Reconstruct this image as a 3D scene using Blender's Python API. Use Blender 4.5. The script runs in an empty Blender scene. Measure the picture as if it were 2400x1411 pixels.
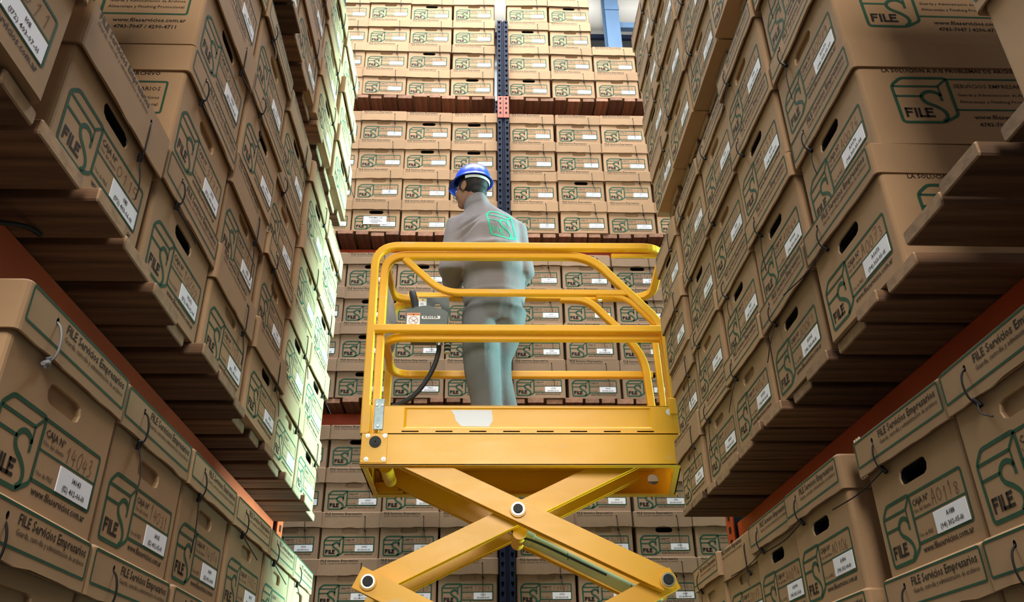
import bpy, math, random
from mathutils import Vector, Matrix
from mathutils.geometry import tessellate_polygon
from mathutils.bvhtree import BVHTree

R = random.Random(11)
SC = bpy.context.scene
COL = SC.collection
HC = 1.6            # height of the camera above the floor; all sizes below are written relative to the camera, then lifted

# ------------------------------------------------------------------ camera
def cam_setup():
    cd = bpy.data.cameras.new('camera'); co = bpy.data.objects.new('camera', cd); COL.objects.link(co)
    p, y, r = math.radians(28.716), math.radians(2.507), math.radians(-0.8045)
    right = Vector((math.cos(y), -math.sin(y), 0))
    fw = Vector((math.sin(y)*math.cos(p), math.cos(y)*math.cos(p), math.sin(p)))
    up = right.cross(fw)
    r2 = right*math.cos(r) + up*math.sin(r); u2 = up*math.cos(r) - right*math.sin(r)
    m = Matrix((r2, u2, -fw)).transposed().to_4x4(); m.translation = (0, 0, HC)
    co.matrix_world = m
    cd.sensor_fit = 'HORIZONTAL'; cd.sensor_width = 36; cd.lens = 36*1903.3/2400
    cd.clip_start = .02; cd.clip_end = 100
    SC.camera = co
cam_setup()

# ------------------------------------------------------------------ world, light, exposure
SC.view_settings.view_transform = 'Standard'
SC.view_settings.look = 'None'
SC.view_settings.gamma = 1
SC.view_settings.use_curve_mapping = False
SC.view_settings.exposure = 0.2
SC.cycles.max_bounces = 8
SC.cycles.diffuse_bounces = 5
wd = bpy.data.worlds.new('world'); SC.world = wd; wd.use_nodes = True
wd.node_tree.nodes['Background'].inputs[0].default_value = (.75, .85, 1, 1)
wd.node_tree.nodes['Background'].inputs[1].default_value = .25

def area(name, loc, target, sx, sy, power, color):
    l = bpy.data.lights.new(name, 'AREA'); l.shape = 'RECTANGLE'; l.size = sx; l.size_y = sy
    l.energy = power; l.color = color
    o = bpy.data.objects.new(name, l); COL.objects.link(o)
    o.location = loc
    o.rotation_euler = (Vector(target)-Vector(loc)).to_track_quat('-Z', 'Y').to_euler()
    return o
# roof skylight over the cross aisle, roof skylight along the main aisle, side window, added warm fill lamp behind the camera
area('skylight_cross_aisle', (.1, 3.75, 7.6), (.1, 4.5, 1.0), 5.0, 1.6, 560, (.94, .97, 1))
area('skylight_main_aisle', (.05, 1.9, 7.6), (.05, 1.9, 0), .9, 2.8, 150, (1, .93, .86))
area('side_window_light', (4.6, 4.45, 2.0), (-.65, 2.8, 2.0), 1.0, 6.4, 240, (.46, 1, .95)).data.spread = math.radians(36)
area('front_fill_light', (.1, -4.3, 3.4), (.1, 3.4, 1.4), 2.6, 2.6, 430, (1, .91, .80))

# ------------------------------------------------------------------ materials
def mat(name, col, rough=.8, metal=0., var=.0, noise=0., nscale=8., stretch=(1, 1, 1), spec=.3, bump=0., col2=None, corr=False, objrand=True, bscale=None):
    m = bpy.data.materials.new(name); m.use_nodes = True
    nt = m.node_tree; N = nt.nodes; L = nt.links
    b = N['Principled BSDF']
    b.inputs['Roughness'].default_value = rough; b.inputs['Metallic'].default_value = metal
    b.inputs['Specular IOR Level'].default_value = spec
    b.inputs['Base Color'].default_value = (*col, 1)
    src = None
    tc = N.new('ShaderNodeTexCoord'); mp = N.new('ShaderNodeMapping'); mp.inputs['Scale'].default_value = stretch
    L.new(tc.outputs['Object'], mp.inputs['Vector'])
    if noise or col2:
        nz = N.new('ShaderNodeTexNoise'); nz.inputs['Scale'].default_value = nscale; nz.inputs['Detail'].default_value = 5
        L.new(mp.outputs[0], nz.inputs['Vector'])
        mx = N.new('ShaderNodeMix'); mx.data_type = 'RGBA'
        c2 = col2 if col2 else tuple(c*(1-noise) for c in col)
        mx.inputs[6].default_value = (*col, 1); mx.inputs[7].default_value = (*c2, 1)
        rp = N.new('ShaderNodeMapRange'); rp.inputs[1].default_value = .35; rp.inputs[2].default_value = .68
        L.new(nz.outputs[0], rp.inputs[0]); L.new(rp.outputs[0], mx.inputs[0]); src = mx.outputs[2]
    if var:
        oi = N.new('ShaderNodeObjectInfo'); hs = N.new('ShaderNodeHueSaturation')
        r1 = N.new('ShaderNodeMapRange'); r1.inputs[3].default_value = 1-var; r1.inputs[4].default_value = 1+var
        L.new(oi.outputs['Random'], r1.inputs[0]); L.new(r1.outputs[0], hs.inputs['Value'])
        if src: L.new(src, hs.inputs['Color'])
        else: hs.inputs['Color'].default_value = (*col, 1)
        src = hs.outputs[0]
    if corr:
        wv = N.new('ShaderNodeTexWave'); wv.bands_direction = 'X'; wv.inputs['Scale'].default_value = 40; wv.inputs['Distortion'].default_value = .6
        L.new(tc.outputs['Object'], wv.inputs['Vector'])
        m2 = N.new('ShaderNodeMix'); m2.data_type = 'RGBA'; m2.blend_type = 'MULTIPLY'; m2.inputs[0].default_value = .22
        L.new(src, m2.inputs[6]); L.new(wv.outputs[0], m2.inputs[7]); src = m2.outputs[2]
        bp = N.new('ShaderNodeBump'); bp.inputs['Strength'].default_value = .25; bp.inputs['Distance'].default_value = .002
        L.new(wv.outputs[0], bp.inputs['Height']); L.new(bp.outputs[0], b.inputs['Normal'])
    elif bump:
        n2 = N.new('ShaderNodeTexNoise'); n2.inputs['Scale'].default_value = bscale or nscale*2; n2.inputs['Detail'].default_value = 6
        L.new(mp.outputs[0], n2.inputs['Vector'])
        bp = N.new('ShaderNodeBump'); bp.inputs['Strength'].default_value = bump; bp.inputs['Distance'].default_value = .004
        L.new(n2.outputs[0], bp.inputs['Height']); L.new(bp.outputs[0], b.inputs['Normal'])
    if src: L.new(src, b.inputs['Base Color'])
    return m

def yellow_paint(name):
    m = bpy.data.materials.new(name); m.use_nodes = True
    N = m.node_tree.nodes; L = m.node_tree.links; b = N['Principled BSDF']
    tc = N.new('ShaderNodeTexCoord')
    n1 = N.new('ShaderNodeTexNoise'); n1.inputs['Scale'].default_value = 3.2; n1.inputs['Detail'].default_value = 4
    n2 = N.new('ShaderNodeTexNoise'); n2.inputs['Scale'].default_value = 13; n2.inputs['Detail'].default_value = 8; n2.inputs['Roughness'].default_value = .7
    mp = N.new('ShaderNodeMapping'); mp.inputs['Scale'].default_value = (.35, 1, 1)
    L.new(tc.outputs['Object'], n1.inputs['Vector']); L.new(tc.outputs['Object'], mp.inputs['Vector']); L.new(mp.outputs[0], n2.inputs['Vector'])
    mx = N.new('ShaderNodeMix'); mx.data_type = 'RGBA'
    mx.inputs[6].default_value = (.82, .42, .006, 1); mx.inputs[7].default_value = (.76, .37, .010, 1)
    L.new(n1.outputs[0], mx.inputs[0])
    rp = N.new('ShaderNodeMapRange'); rp.inputs[1].default_value = .60; rp.inputs[2].default_value = .74
    L.new(n2.outputs[0], rp.inputs[0])
    m2 = N.new('ShaderNodeMix'); m2.data_type = 'RGBA'; m2.inputs[7].default_value = (.66, .46, .20, 1)
    L.new(rp.outputs[0], m2.inputs[0]); L.new(mx.outputs[2], m2.inputs[6]); L.new(m2.outputs[2], b.inputs['Base Color'])
    r2 = N.new('ShaderNodeMapRange'); r2.inputs[3].default_value = .28; r2.inputs[4].default_value = .5
    L.new(n2.outputs[0], r2.inputs[0]); L.new(r2.outputs[0], b.inputs['Roughness'])
    b.inputs['Specular IOR Level'].default_value = .5
    return m

M = {}
M['kraft'] = mat('kraft_board', (.360, .226, .122), .82, var=.10, noise=.14, nscale=5, bump=.12, bscale=30)
M['corr'] = mat('corrugated_kraft_board', (.34, .228, .142), .82, var=.09, noise=.12, nscale=5, corr=True)
M['edge'] = mat('board_cut_edge', (.50, .35, .20), .9)
M['green'] = mat('green_ink', (.018, .078, .042), .75, noise=.25, nscale=14)
M['black'] = mat('black_ink', (.018, .013, .010), .75)
M['pen'] = mat('pen_ink', (.11, .045, .02), .7)
M['paper'] = mat('white_label_paper', (.78, .80, .86), .6)
M['tie'] = mat('black_nylon', (.008, .008, .009), .6, spec=.2)
M['wiretie'] = mat('grey_nylon', (.16, .17, .18), .35, spec=.6)
M['wood'] = mat('shaded_pine_plank', (.17, .092, .050), .8, var=.5, nscale=3.0, stretch=(1, 12, 12), col2=(.065, .035, .020), bump=.25, bscale=5)  # shade of the undersides is put into this dark plank colour
M['litend'] = mat('lit_plank_end', (.34, .215, .125), .85, var=.2, noise=.35, nscale=30, bump=.2, bscale=80)  # paler than the planks: light on the end faces is painted in
M['litredend'] = mat('lit_reddish_plank_end', (.36, .19, .12), .85, var=.25, noise=.35, nscale=30)  # same painted-in light for the ends of the reddish planks
M['redwood'] = mat('reddish_plank', (.20, .080, .042), .8, var=.35, nscale=3.0, stretch=(1, 12, 12), col2=(.10, .042, .024), bump=.25, bscale=5)
M['orange'] = mat('orange_beam_paint', (.42, .050, .006), .5, noise=.3, nscale=3, spec=.4)
M['blue'] = mat('dark_blue_post_paint', (.009, .014, .034), .7, noise=.2, nscale=8, spec=.15)
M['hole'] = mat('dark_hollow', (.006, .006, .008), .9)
M['yellow'] = yellow_paint('worn_yellow_paint')
M['steel'] = mat('galvanised_steel', (.30, .38, .42), .45, metal=.6, noise=.35, nscale=30)
M['chrome'] = mat('bright_steel', (.62, .62, .60), .25, metal=1)
M['rubber'] = mat('black_rubber', (.02, .022, .025), .6)
M['greyplastic'] = mat('grey_sheet_metal', (.10, .125, .13), .5, noise=.12, nscale=10, spec=.4)
M['cylgrey'] = mat('cream_grey_cylinder', (.42, .40, .28), .4, noise=.15, nscale=8)
M['film'] = mat('cloudy_plastic', (.42, .46, .46), .35, noise=.3, nscale=14)
M['cloth'] = mat('grey_work_cloth', (.200, .182, .192), .95, noise=.12, nscale=9, bump=.3, bscale=60)
M['trouser'] = mat('grey_trouser_cloth', (.122, .126, .132), .95, noise=.12, nscale=9, bump=.3, bscale=60)
M['embroid'] = mat('green_print_on_cloth', (.02, .36, .21), .8)
M['skin'] = mat('skin', (.27, .135, .085), .55, noise=.12, nscale=20)
M['hair'] = mat('dark_hair', (.012, .009, .008), .6, bump=.6, bscale=120)
M['helmet'] = mat('glossy_blue_plastic', (.006, .060, .60), .36, spec=.45)
M['strap'] = mat('white_harness', (.55, .62, .60), .6)
M['shoe'] = mat('dark_leather', (.03, .03, .035), .6)
M['yhead'] = mat('label_yellow', (.75, .60, .25), .6)
M['ohead'] = mat('label_orange', (.62, .22, .09), .6)
M['redink'] = mat('label_red_line', (.35, .10, .12), .6)
M['band'] = mat('cream_rubber', (.60, .47, .32), .6)
M['floor'] = mat('grey_concrete', (.10, .095, .09), .6, noise=.3, nscale=1.5)
M['wall'] = mat('pale_cladding', (.42, .45, .47), .7, noise=.06, nscale=2)
M['roof'] = mat('grey_roof_sheet', (.35, .36, .37), .7)
M['bluecol'] = mat('blue_grey_steel_paint', (.10, .18, .30), .5, noise=.15, nscale=4)
M['duct'] = mat('cream_duct', (.72, .70, .64), .4)

# ------------------------------------------------------------------ mesh helpers
class MB:
    def __init__(s): s.v = []; s.f = []; s.m = []; s.s = []
    def add(s, vs, fs, mi=0, smooth=False):
        o = len(s.v); s.v += [tuple(v) for v in vs]
        for f in fs: s.f.append([i+o for i in f]); s.m.append(mi); s.s.append(smooth)
    def box(s, x0, x1, y0, y1, z0, z1, mi=0, T=None):
        vs = [Vector((x, y, z)) for z in (z0, z1) for y in (y0, y1) for x in (x0, x1)]
        if T: vs = [T @ v for v in vs]
        s.add(vs, [(0, 2, 3, 1), (4, 5, 7, 6), (0, 1, 5, 4), (1, 3, 7, 5), (3, 2, 6, 7), (2, 0, 4, 6)], mi)
    def bbox(s, x0, x1, y0, y1, z0, z1, b=.004, mi=0, T=None, me=None):
        """box with chamfered edges along its longest sides"""
        def ring(x, q):
            return [(x, y0+b+q, z0+q), (x, y1-b-q, z0+q), (x, y1-q, z0+b+q), (x, y1-q, z1-b-q), (x, y1-b-q, z1-q), (x, y0+b+q, z1-q), (x, y0+q, z1-b-q), (x, y0+q, z0+b+q)]
        rs = [ring(x0, b*.6), ring(x0+b, 0), ring(x1-b, 0), ring(x1, b*.6)]
        vs = [Vector(p) for r in rs for p in r]
        if T: vs = [T @ v for v in vs]
        fs = [tuple(range(7, -1, -1)), tuple(range(24, 32))]
        for k in range(3):
            for i in range(8): j = (i+1) % 8; fs.append((k*8+i, k*8+j, k*8+8+j, k*8+8+i))
        s.add(vs, fs, mi)
        if me is not None:
            for i in list(range(10))+list(range(18, 26)): s.m[len(s.m)-26+i] = me
    def tube(s, pts, r, n=6, mi=0, caps=True, smooth=True, radii=None):
        P = [Vector(p) for p in pts]; k = len(P)
        t0 = (P[1]-P[0]).normalized(); a = t0.orthogonal().normalized(); b = t0.cross(a)
        vs = []; prev = t0
        for i in range(k):
            t = (P[min(i+1, k-1)]-P[max(i-1, 0)]).normalized()
            q = prev.rotation_difference(t); a = q @ a; b = q @ b; prev = t
            rr = radii[i] if radii else r
            vs += [P[i]+a*rr*math.cos(2*math.pi*j/n)+b*rr*math.sin(2*math.pi*j/n) for j in range(n)]
        fs = [(i*n+j, i*n+(j+1) % n, (i+1)*n+(j+1) % n, (i+1)*n+j) for i in range(k-1) for j in range(n)]
        s.add(vs, fs, mi, smooth)
        if caps: s.add(vs, [tuple(range(n-1, -1, -1)), tuple((k-1)*n+j for j in range(n))], mi)
    def sweep(s, pts, w, h, side, mi=0, ch=.004):
        """rectangular tube along pts; side = direction of the width at the start"""
        P = [Vector(p) for p in pts]; k = len(P)
        t0 = (P[1]-P[0]).normalized(); a = Vector(side); a = (a-t0*a.dot(t0)).normalized(); b = t0.cross(a)
        prof = [(-w/2+ch, -h/2), (w/2-ch, -h/2), (w/2, -h/2+ch), (w/2, h/2-ch), (w/2-ch, h/2), (-w/2+ch, h/2), (-w/2, h/2-ch), (-w/2, -h/2+ch)]
        vs = []; prev = t0
        for i in range(k):
            t = (P[min(i+1, k-1)]-P[max(i-1, 0)]).normalized()
            q = prev.rotation_difference(t); a = q @ a; b = q @ b; prev = t
            vs += [P[i]+a*x+b*y for x, y in prof]
        fs = [(i*8+j, i*8+(j+1) % 8, i*8+8+(j+1) % 8, i*8+8+j) for i in range(k-1) for j in range(8)]
        fs += [tuple(range(7, -1, -1)), tuple((k-1)*8+j for j in range(8))]
        s.add(vs, fs, mi)
    def cyl(s, p0, p1, r, n=16, mi=0, r1=None, smooth=True):
        s.tube([p0, p1], r, n, mi, True, smooth, [r, r if r1 is None else r1])
    def poly(s, outer, holes, place, mi=0):
        loops = [outer]+list(holes); flat = [p for l in loops for p in l]
        tr = tessellate_polygon([[Vector((x, y, 0)) for x, y in l] for l in loops])
        s.add([place(x, y) for x, y in flat], [tuple(t) for t in tr], mi)
    def stroke(s, pts, w, place, mi=0, closed=False):
        P = [Vector((x, y)) for x, y in pts]; k = len(P); Lf = []; Rt = []
        for i in range(k):
            a = P[i-1] if (i > 0 or closed) else None; c = P[(i+1) % k] if (i < k-1 or closed) else None
            d1 = (P[i]-a).normalized() if a is not None else None; d2 = (c-P[i]).normalized() if c is not None else None
            if d1 is None: d1 = d2
            if d2 is None: d2 = d1
            n1 = Vector((-d1.y, d1.x)); n2 = Vector((-d2.y, d2.x)); n = n1+n2
            n = n1 if n.length < 1e-6 else n.normalized()
            q = w/2/max(.5, n.dot(n1)); Lf.append(P[i]+n*q); Rt.append(P[i]-n*q)
        vs = [place(p.x, p.y) for p in Lf]+[place(p.x, p.y) for p in Rt]
        fs = [(i, (i+1) % k, k+(i+1) % k, k+i) for i in range(k if closed else k-1)]
        s.add(vs, fs, mi)
    def mesh(s, name, mats):
        me = bpy.data.meshes.new(name); me.from_pydata(s.v, [], s.f)
        for m in mats: me.materials.append(M[m])
        me.polygons.foreach_set('material_index', s.m); me.polygons.foreach_set('use_smooth', s.s)
        me.update(); return me
    def obj(s, name, mats, parent=None, loc=(0, 0, 0)):
        return link(name, s.mesh(name, mats), parent, loc)

def link(name, me, parent=None, loc=(0, 0, 0), rot=(0, 0, 0)):
    o = bpy.data.objects.new(name, me); COL.objects.link(o); o.location = loc; o.rotation_euler = rot
    if parent: o.parent = parent
    return o
def tag(o, label, cat, group=None, kind=None):
    if label: o['label'] = label
    if cat: o['category'] = cat
    if group: o['group'] = group
    if kind: o['kind'] = kind
    return o
def empty(name, label, cat, loc=(0, 0, 0), rz=0, group=None):
    o = bpy.data.objects.new(name, None); COL.objects.link(o); o.location = loc; o.rotation_euler = (0, 0, rz); o.empty_display_size = .1
    return tag(o, label, cat, group)
def rnd(pts, r, n=5, closed=False):
    """round the corners of a 2D or 3D path"""
    P = [Vector(p) for p in pts]; out = []; k = len(P)
    for i in range(k):
        if not closed and i in (0, k-1): out.append(P[i]); continue
        a = P[i-1]-P[i]; c = P[(i+1) % k]-P[i]
        q = min(r, a.length*.48, c.length*.48)
        A = P[i]+a.normalized()*q; B = P[i]+c.normalized()*q
        for j in range(n+1):
            t = j/n; out.append(A*(1-t)**2+P[i]*2*t*(1-t)+B*t*t)
    return [tuple(p) for p in out]
def catmull(pts, n=5):
    P = [Vector(p) for p in pts]; P = [P[0]*2-P[1]]+P+[P[-1]*2-P[-2]]; out = []
    for i in range(1, len(P)-2):
        for j in range(n):
            t = j/n; a, b, c, d = P[i-1:i+3]
            out.append(((2*b)+(c-a)*t+(2*a-5*b+4*c-d)*t*t+(3*b-a-3*c+d)*t**3)*.5)
    out.append(P[-2]); return [tuple(p) for p in out]

# ---- lettering: outlines of the built-in font, turned into mesh once per string
TXT = {}
def glyphs(string, bold):
    key = (string, bold)
    if key not in TXT:
        cu = bpy.data.curves.new('lettering', 'FONT'); cu.body = string; cu.size = 1; cu.resolution_u = 1; cu.offset = .016 if bold else .004
        o = bpy.data.objects.new('lettering', cu); COL.objects.link(o)
        dg = bpy.context.evaluated_depsgraph_get()
        me = o.evaluated_get(dg).to_mesh()
        vs = [(v.co.x, v.co.y) for v in me.vertices]; fs = [tuple(p.vertices) for p in me.polygons]
        o.to_mesh_clear(); bpy.data.objects.remove(o); bpy.data.curves.remove(cu)
        xs = [x for x, y in vs]
        TXT[key] = (vs, fs, min(xs), max(xs))
    return TXT[key]
ADV = {}
def text(mb, string, left, base, width, place, mi, bold=False, height=None, sy=1.0):
    vs, fs, x0, x1 = glyphs(string, bold)
    k = width/(x1-x0); ky = k*sy if height is None else height/.72
    mb.add([place(left+(x-x0)*k, base+y*ky) for x, y in vs], fs, mi)
def linetext(mb, string, cx, base, cap, place, mi):
    """centred line composed from single glyphs (for the unique numbers)"""
    k = cap/.72; x = 0; parts = []
    for ch in string:
        if ch == ' ': x += .28; continue
        vs, fs, a, b = glyphs(ch, True); parts.append((vs, fs, a, x)); x += (b-a)+.085
    w = x*k
    for vs, fs, a, xo in parts:
        mb.add([place(cx-w/2+(vx-a+xo)*k, base+vy*k) for vx, vy in vs], fs, mi)
for ch in '0123456789A()-': glyphs(ch, True)

HAND = {
 '0': [[(.5, .95), (.2, .75), (.15, .35), (.4, .05), (.75, .2), (.85, .6), (.65, .92), (.45, .95)]],
 '1': [[(.3, .7), (.6, 1), (.5, 0)]],
 '2': [[(.2, .8), (.45, 1), (.75, .8), (.6, .5), (.15, .05), (.85, .08)]],
 '3': [[(.2, .92), (.6, .98), (.7, .75), (.4, .55), (.75, .4), (.65, .08), (.2, .05)]],
 '4': [[(.45, 1), (.15, .4), (.85, .45)], [(.7, .8), (.62, -.05)]],
 '5': [[(.8, .98), (.3, .95), (.25, .6), (.7, .55), (.75, .2), (.3, .02)]],
 '6': [[(.7, 1), (.3, .6), (.2, .2), (.5, .02), (.75, .25), (.5, .45), (.25, .3)]],
 '7': [[(.15, .92), (.85, .98), (.4, 0)], [(.35, .5), (.75, .55)]],
 '8': [[(.5, .5), (.25, .75), (.5, 1), (.75, .78), (.3, .3), (.5, 0), (.8, .25), (.5, .5)]],
 '9': [[(.75, .75), (.45, .98), (.2, .72), (.45, .5), (.75, .75), (.65, 0)]],
 'A': [[(.1, 0), (.5, 1), (.85, 0)], [(.25, .4), (.75, .42)]]}

# ------------------------------------------------------------------ archive boxes
W, D, H = .352, .42, .281          # body of a box; with its lid it stands .285 high
def fp(y): return lambda s, t: (s-W/2, y, t)
PF = fp(-.0006)
def p_pos(s, t): return (W/2+.0006, s, t)
def p_neg(s, t): return (-W/2-.0006, D-s, t)

def logo(mb, place, gi, bi, k=1., ox=0, oy=0, wk=1.):
    g = lambda pts: [(x*k+ox, y*k+oy) for x, y in pts]
    mb.stroke(g(rnd([(.024, .113), (.046, .133), (.139, .133), (.139, .037), (.108, .019), (.027, .019)], .008, 3, True)), .0068*k*wk, place, gi, True)
    mb.stroke(g([(.026, .111), (.116, .111), (.138, .131)]), .0052*k*wk, place, gi)
    mb.stroke(g([(.117, .111), (.1175, .086)]), .004*k*wk, place, gi)
    mb.stroke(g([(.026, .0855), (.079, .0855)]), .0052*k*wk, place, gi)
    mb.stroke(g([(.1165, .0735), (.1165, .092)]), .0062*k*wk, place, gi)
    S = catmull([(.117, .086), (.112, .093), (.102, .0975), (.090, .0965), (.080, .089), (.078, .079), (.085, .0685), (.100, .060), (.112, .050), (.117, .040), (.115, .029), (.106, .0215)], 3)
    mb.stroke(g(S), .0082*k*wk, place, gi)
    z0, z1 = .0315, .0555; bw = .0052*k*wk; zm = (z0+z1)/2+.001; e_ = .0025
    for pts in ([(.0385, z0), (.0385, z1)], [(.0385-e_, z1-e_), (.0520, z1-e_)], [(.0385, zm), (.0500, zm)], [(.0570, z0), (.0570, z1)], [(.0645, z1), (.0645, z0)], [(.0645-e_, z0+e_), (.0930, z0+e_)],
                [(.0785, z0), (.0785, z1)], [(.0785-e_, z1-e_), (.0925, z1-e_)], [(.0785, zm), (.0905, zm)]):
        mb.stroke(g(pts), bw, place, bi)

def hole_loop(s0, s1, t0, t1, n=4):
    r = (t1-t0)/2; out = []
    for cxx, a0 in ((s1-r, -90), (s0+r, 90)):
        for j in range(n+1):
            a = math.radians(a0+180*j/n); out.append((cxx+r*math.cos(a), (t0+t1)/2+r*math.sin(a)))
    return out
def round_outline(w, d, r, n=3, xsub=1, cx=0, y0=0):
    """counter-clockwise from the front left: corner arcs, y0 is the front"""
    out = []
    for (x, y, a0) in ((w/2-r, y0+r, -90), (w/2-r, y0+d-r, 0), (-w/2+r, y0+d-r, 90), (-w/2+r, y0+r, 180)):
        for j in range(n+1):
            a = math.radians(a0+90*j/n); out.append((x+r*math.cos(a), y+r*math.sin(a)))
    return out

def body_mesh(name, board, depth, sides, prints=True):
    mb = MB(); r = .009
    ol = round_outline(W, D, r)
    n = len(ol)
    vs = [(x, y, 0) for x, y in ol]+[(x, y, H) for x, y in ol]
    fs = [(i, (i+1) % n, n+(i+1) % n, n+i) for i in range(n-1)]
    mb.add(vs, fs, 0); mb.add(vs, [tuple(range(n-1, -1, -1)), tuple(range(n, 2*n))], 0)
    hl = hole_loop(.122, .229, .153, .185)
    x0, x1 = r, W-r
    mb.poly([(x0, 0), (x1, 0), (x1, H), (x0, H)], [hl], fp(0), 0)
    q = len(hl)   # the grip hole: board edge, then a pocket behind it
    ring0 = [fp(0)(s, t) for s, t in hl]; ring1 = [fp(.004)(s, t) for s, t in hl]; ring2 = [fp(depth)(s, t) for s, t in hl]
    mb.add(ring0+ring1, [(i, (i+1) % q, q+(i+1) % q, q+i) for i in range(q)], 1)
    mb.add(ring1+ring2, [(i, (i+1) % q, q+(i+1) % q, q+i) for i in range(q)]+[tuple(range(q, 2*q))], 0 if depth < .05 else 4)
    if not prints: return mb.mesh(name, [board, 'edge', 'green', 'black', 'hole'])
    # printing on the end
    bw_ = 1.4 if sides == 2 else 1.
    logo(mb, PF, 2, 3, 1., 0, 0, bw_)
    mb.stroke(rnd([(.139, .131), (.324, .131), (.324, .042), (.139, .042)], .006, 3), .0052*bw_, PF, 2)
    mb.stroke([(.141, .0868), (.323, .0868)], .0034*bw_, PF, 2)
    text(mb, 'CAJA Nº', .147, .1085, .060, PF, 3, True)
    text(mb, 'Uso del cliente', .147, .0955, .062, PF, 3)
    text(mb, 'Uso de FILE', .147, .0515, .048, PF, 3)
    text(mb, 'www.fileservicios.com.ar', .147, .0235, .170, PF, 3, True)
    if sides == 1:
        for pl in (p_pos, p_neg):
            text(mb, 'LA SOLUCIÓN A SUS PROBLEMAS DE ARCHIVO', .055, .196, .310, pl, 3, True)
            logo(mb, pl, 2, 3, 1.08, .040, .036, .95)
            mb.stroke(rnd([(.190, .177), (.385, .177), (.385, .091), (.190, .091)], .005, 3), .0048, pl, 2)
            text(mb, 'SERVICIOS EMPRESARIOS', .201, .152, .172, pl, 3)
            text(mb, 'Guarda y Administración de Archivos', .203, .129, .172, pl, 3)
            text(mb, 'Almacenaje y Finishing Promocional', .203, .110, .172, pl, 3)
            text(mb, 'www.fileservicios.com.ar', .222, .066, .165, pl, 3, True)
            text(mb, '4783-7047 / 4290-4711', .228, .046, .140, pl, 3, True)
    return mb.mesh(name, [board, 'edge', 'green', 'black', 'hole'])

LW, LD = W+.015, D+.019
def lid_mesh(name, board, kind, seed):
    rr = random.Random(seed); mb = MB(); r = .010
    hl = .078 if kind == 'A' else .098
    z0, z1 = .285-hl, .285
    y0 = -.0105
    ns = 8
    ja = .0045 if board == 'corr' else .0024; jit = [rr.uniform(-ja, ja) for _ in range(ns+1)]
    jout = [rr.uniform(-.0035, .001) for _ in range(ns+1)]
    ol = round_outline(LW, LD, r, 3, 1, 0, y0)
    n = len(ol)
    ins = .004
    def ring(z, q): return [(x*(1-q/LW*2), y0+(y-y0-LD/2)*(1-q/LD*2)+LD/2, z) for x, y in ol]
    rings = [ring(z0+.012, .012), ring(z0, .004), ring(z0, 0), ring(z1-.005, 0), ring(z1, .005)]
    vs = [p for g in rings for p in g]
    fs = []
    for k in range(4):
        for i in range(n):
            if k == 2 and i == n-1: continue
            j = (i+1) % n; fs.append((k*n+i, k*n+j, k*n+n+j, k*n+n+i))
    fs.append(tuple(range(4*n, 5*n)))
    mb.add(vs, fs, 0)
    # front panel: slightly ragged lower edge, one small tie hole
    xs = [-LW/2+r+(LW-2*r)*i/ns for i in range(ns+1)]
    pl = lambda s, t: (s, y0, t)
    th = (.082-W/2, .261) if kind == 'A' else (.262-W/2, .252)
    hole = [(th[0]+.0042*math.cos(a), th[1]+.0062*math.sin(a)) for a in [2*math.pi*i/8 for i in range(8)]]
    outer = [(x, z0+(j if 0 < i < ns else 0)) for i, (x, j) in enumerate(zip(xs, jit))]+[(xs[-1], z1-.005), (xs[0], z1-.005)]
    mb.poly(outer, [hole], pl, 0)
    mb.add([pl(s, t) for s, t in hole]+[(s, y0+.006, t) for s, t in hole], [(i, (i+1) % 8, 8+(i+1) % 8, 8+i) for i in range(8)]+[tuple(range(8, 16))], 3)
    low = [(x, y0-.0004, z0+(j if 0 < i < ns else 0)) for i, (x, j) in enumerate(zip(xs, jit))]
    mb.add(low+[(x, y0+.0035, z) for x, y, z in low], [(i, i+1, ns+2+i, ns+1+i) for i in range(ns)], 1)
    pp = lambda s, t: (s-W/2, y0-.0006, z0+t)
    if kind == 'A':
        mb.stroke(rnd([(.004, .019), (W-.006, .019), (W-.006, .0715), (.004, .0715)], .004, 2, True), .0042, pp, 2, True)
        text(mb, 'FILE Servicios Empresarios', .112, .050, .222, pp, 3, True)
        text(mb, 'Guarda, custodia y administración de archivos', .112, .0365, .222, pp, 3)
    else:
        text(mb, 'FILE Servicios Empresarios', .018, .079, .222, pp, 3, True)
        text(mb, 'Guarda, custodia y administración de archivos', .018, .0655, .222, pp, 3)
    return mb.mesh(name, [board, 'edge', 'green', 'black'])

def tie_mesh(kind, v):
    rr = random.Random(v*7+3); mb = MB()
    if kind == 'A':
        s = .082-W/2; zl, zb = .261, .199
        mb.tube(catmull([(s, -.008, zl), (s, -.017, zl-.012), (s+.002, -.021, zl-.034), (s+.004, -.017, zb+.006), (s+.005, -.003, zb-.002)], 4), .0019, 5, 0)
        kx, kz = s+.005, zb
    else:
        s = .262-W/2; zl, zb = .252, .170
        mb.tube(catmull([(s, -.008, zl), (s, -.0135, zl-.006), (s+.001, -.014, zl-.05), (s+.002, -.013, zb+.006), (s+.003, -.003, zb)], 4), .0018, 5, 0)
        kx, kz = s+.003, zb
    mb.tube([(kx-.004, -.010, kz+.006), (kx, -.009, kz), (kx+.004, -.006, kz-.008)], .0048, 6, 0)
    tails = [[(0, -.006, -.06), (.002, -.005, -.12)], [(-.01, -.02, -.05), (-.03, -.03, -.10)], [(.03, -.02, -.03), (.07, -.03, -.05)],
             [(-.06, -.03, -.03), (-.14, -.06, -.045)], [(.01, -.008, -.05), (.014, -.006, -.085)], [(-.03, -.05, -.02), (-.06, -.12, -.03)], [(-.028, -.02, -.014), (-.070, -.038, -.034)]]
    tl = tails[v]
    mb.tube(catmull([(kx, -.008, kz)]+[(kx+a, min(-.004, -.006+b), kz+c) for a, b, c in tl], 4), .0034 if v == 6 else .0014, 5, 0)
    return mb

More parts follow.
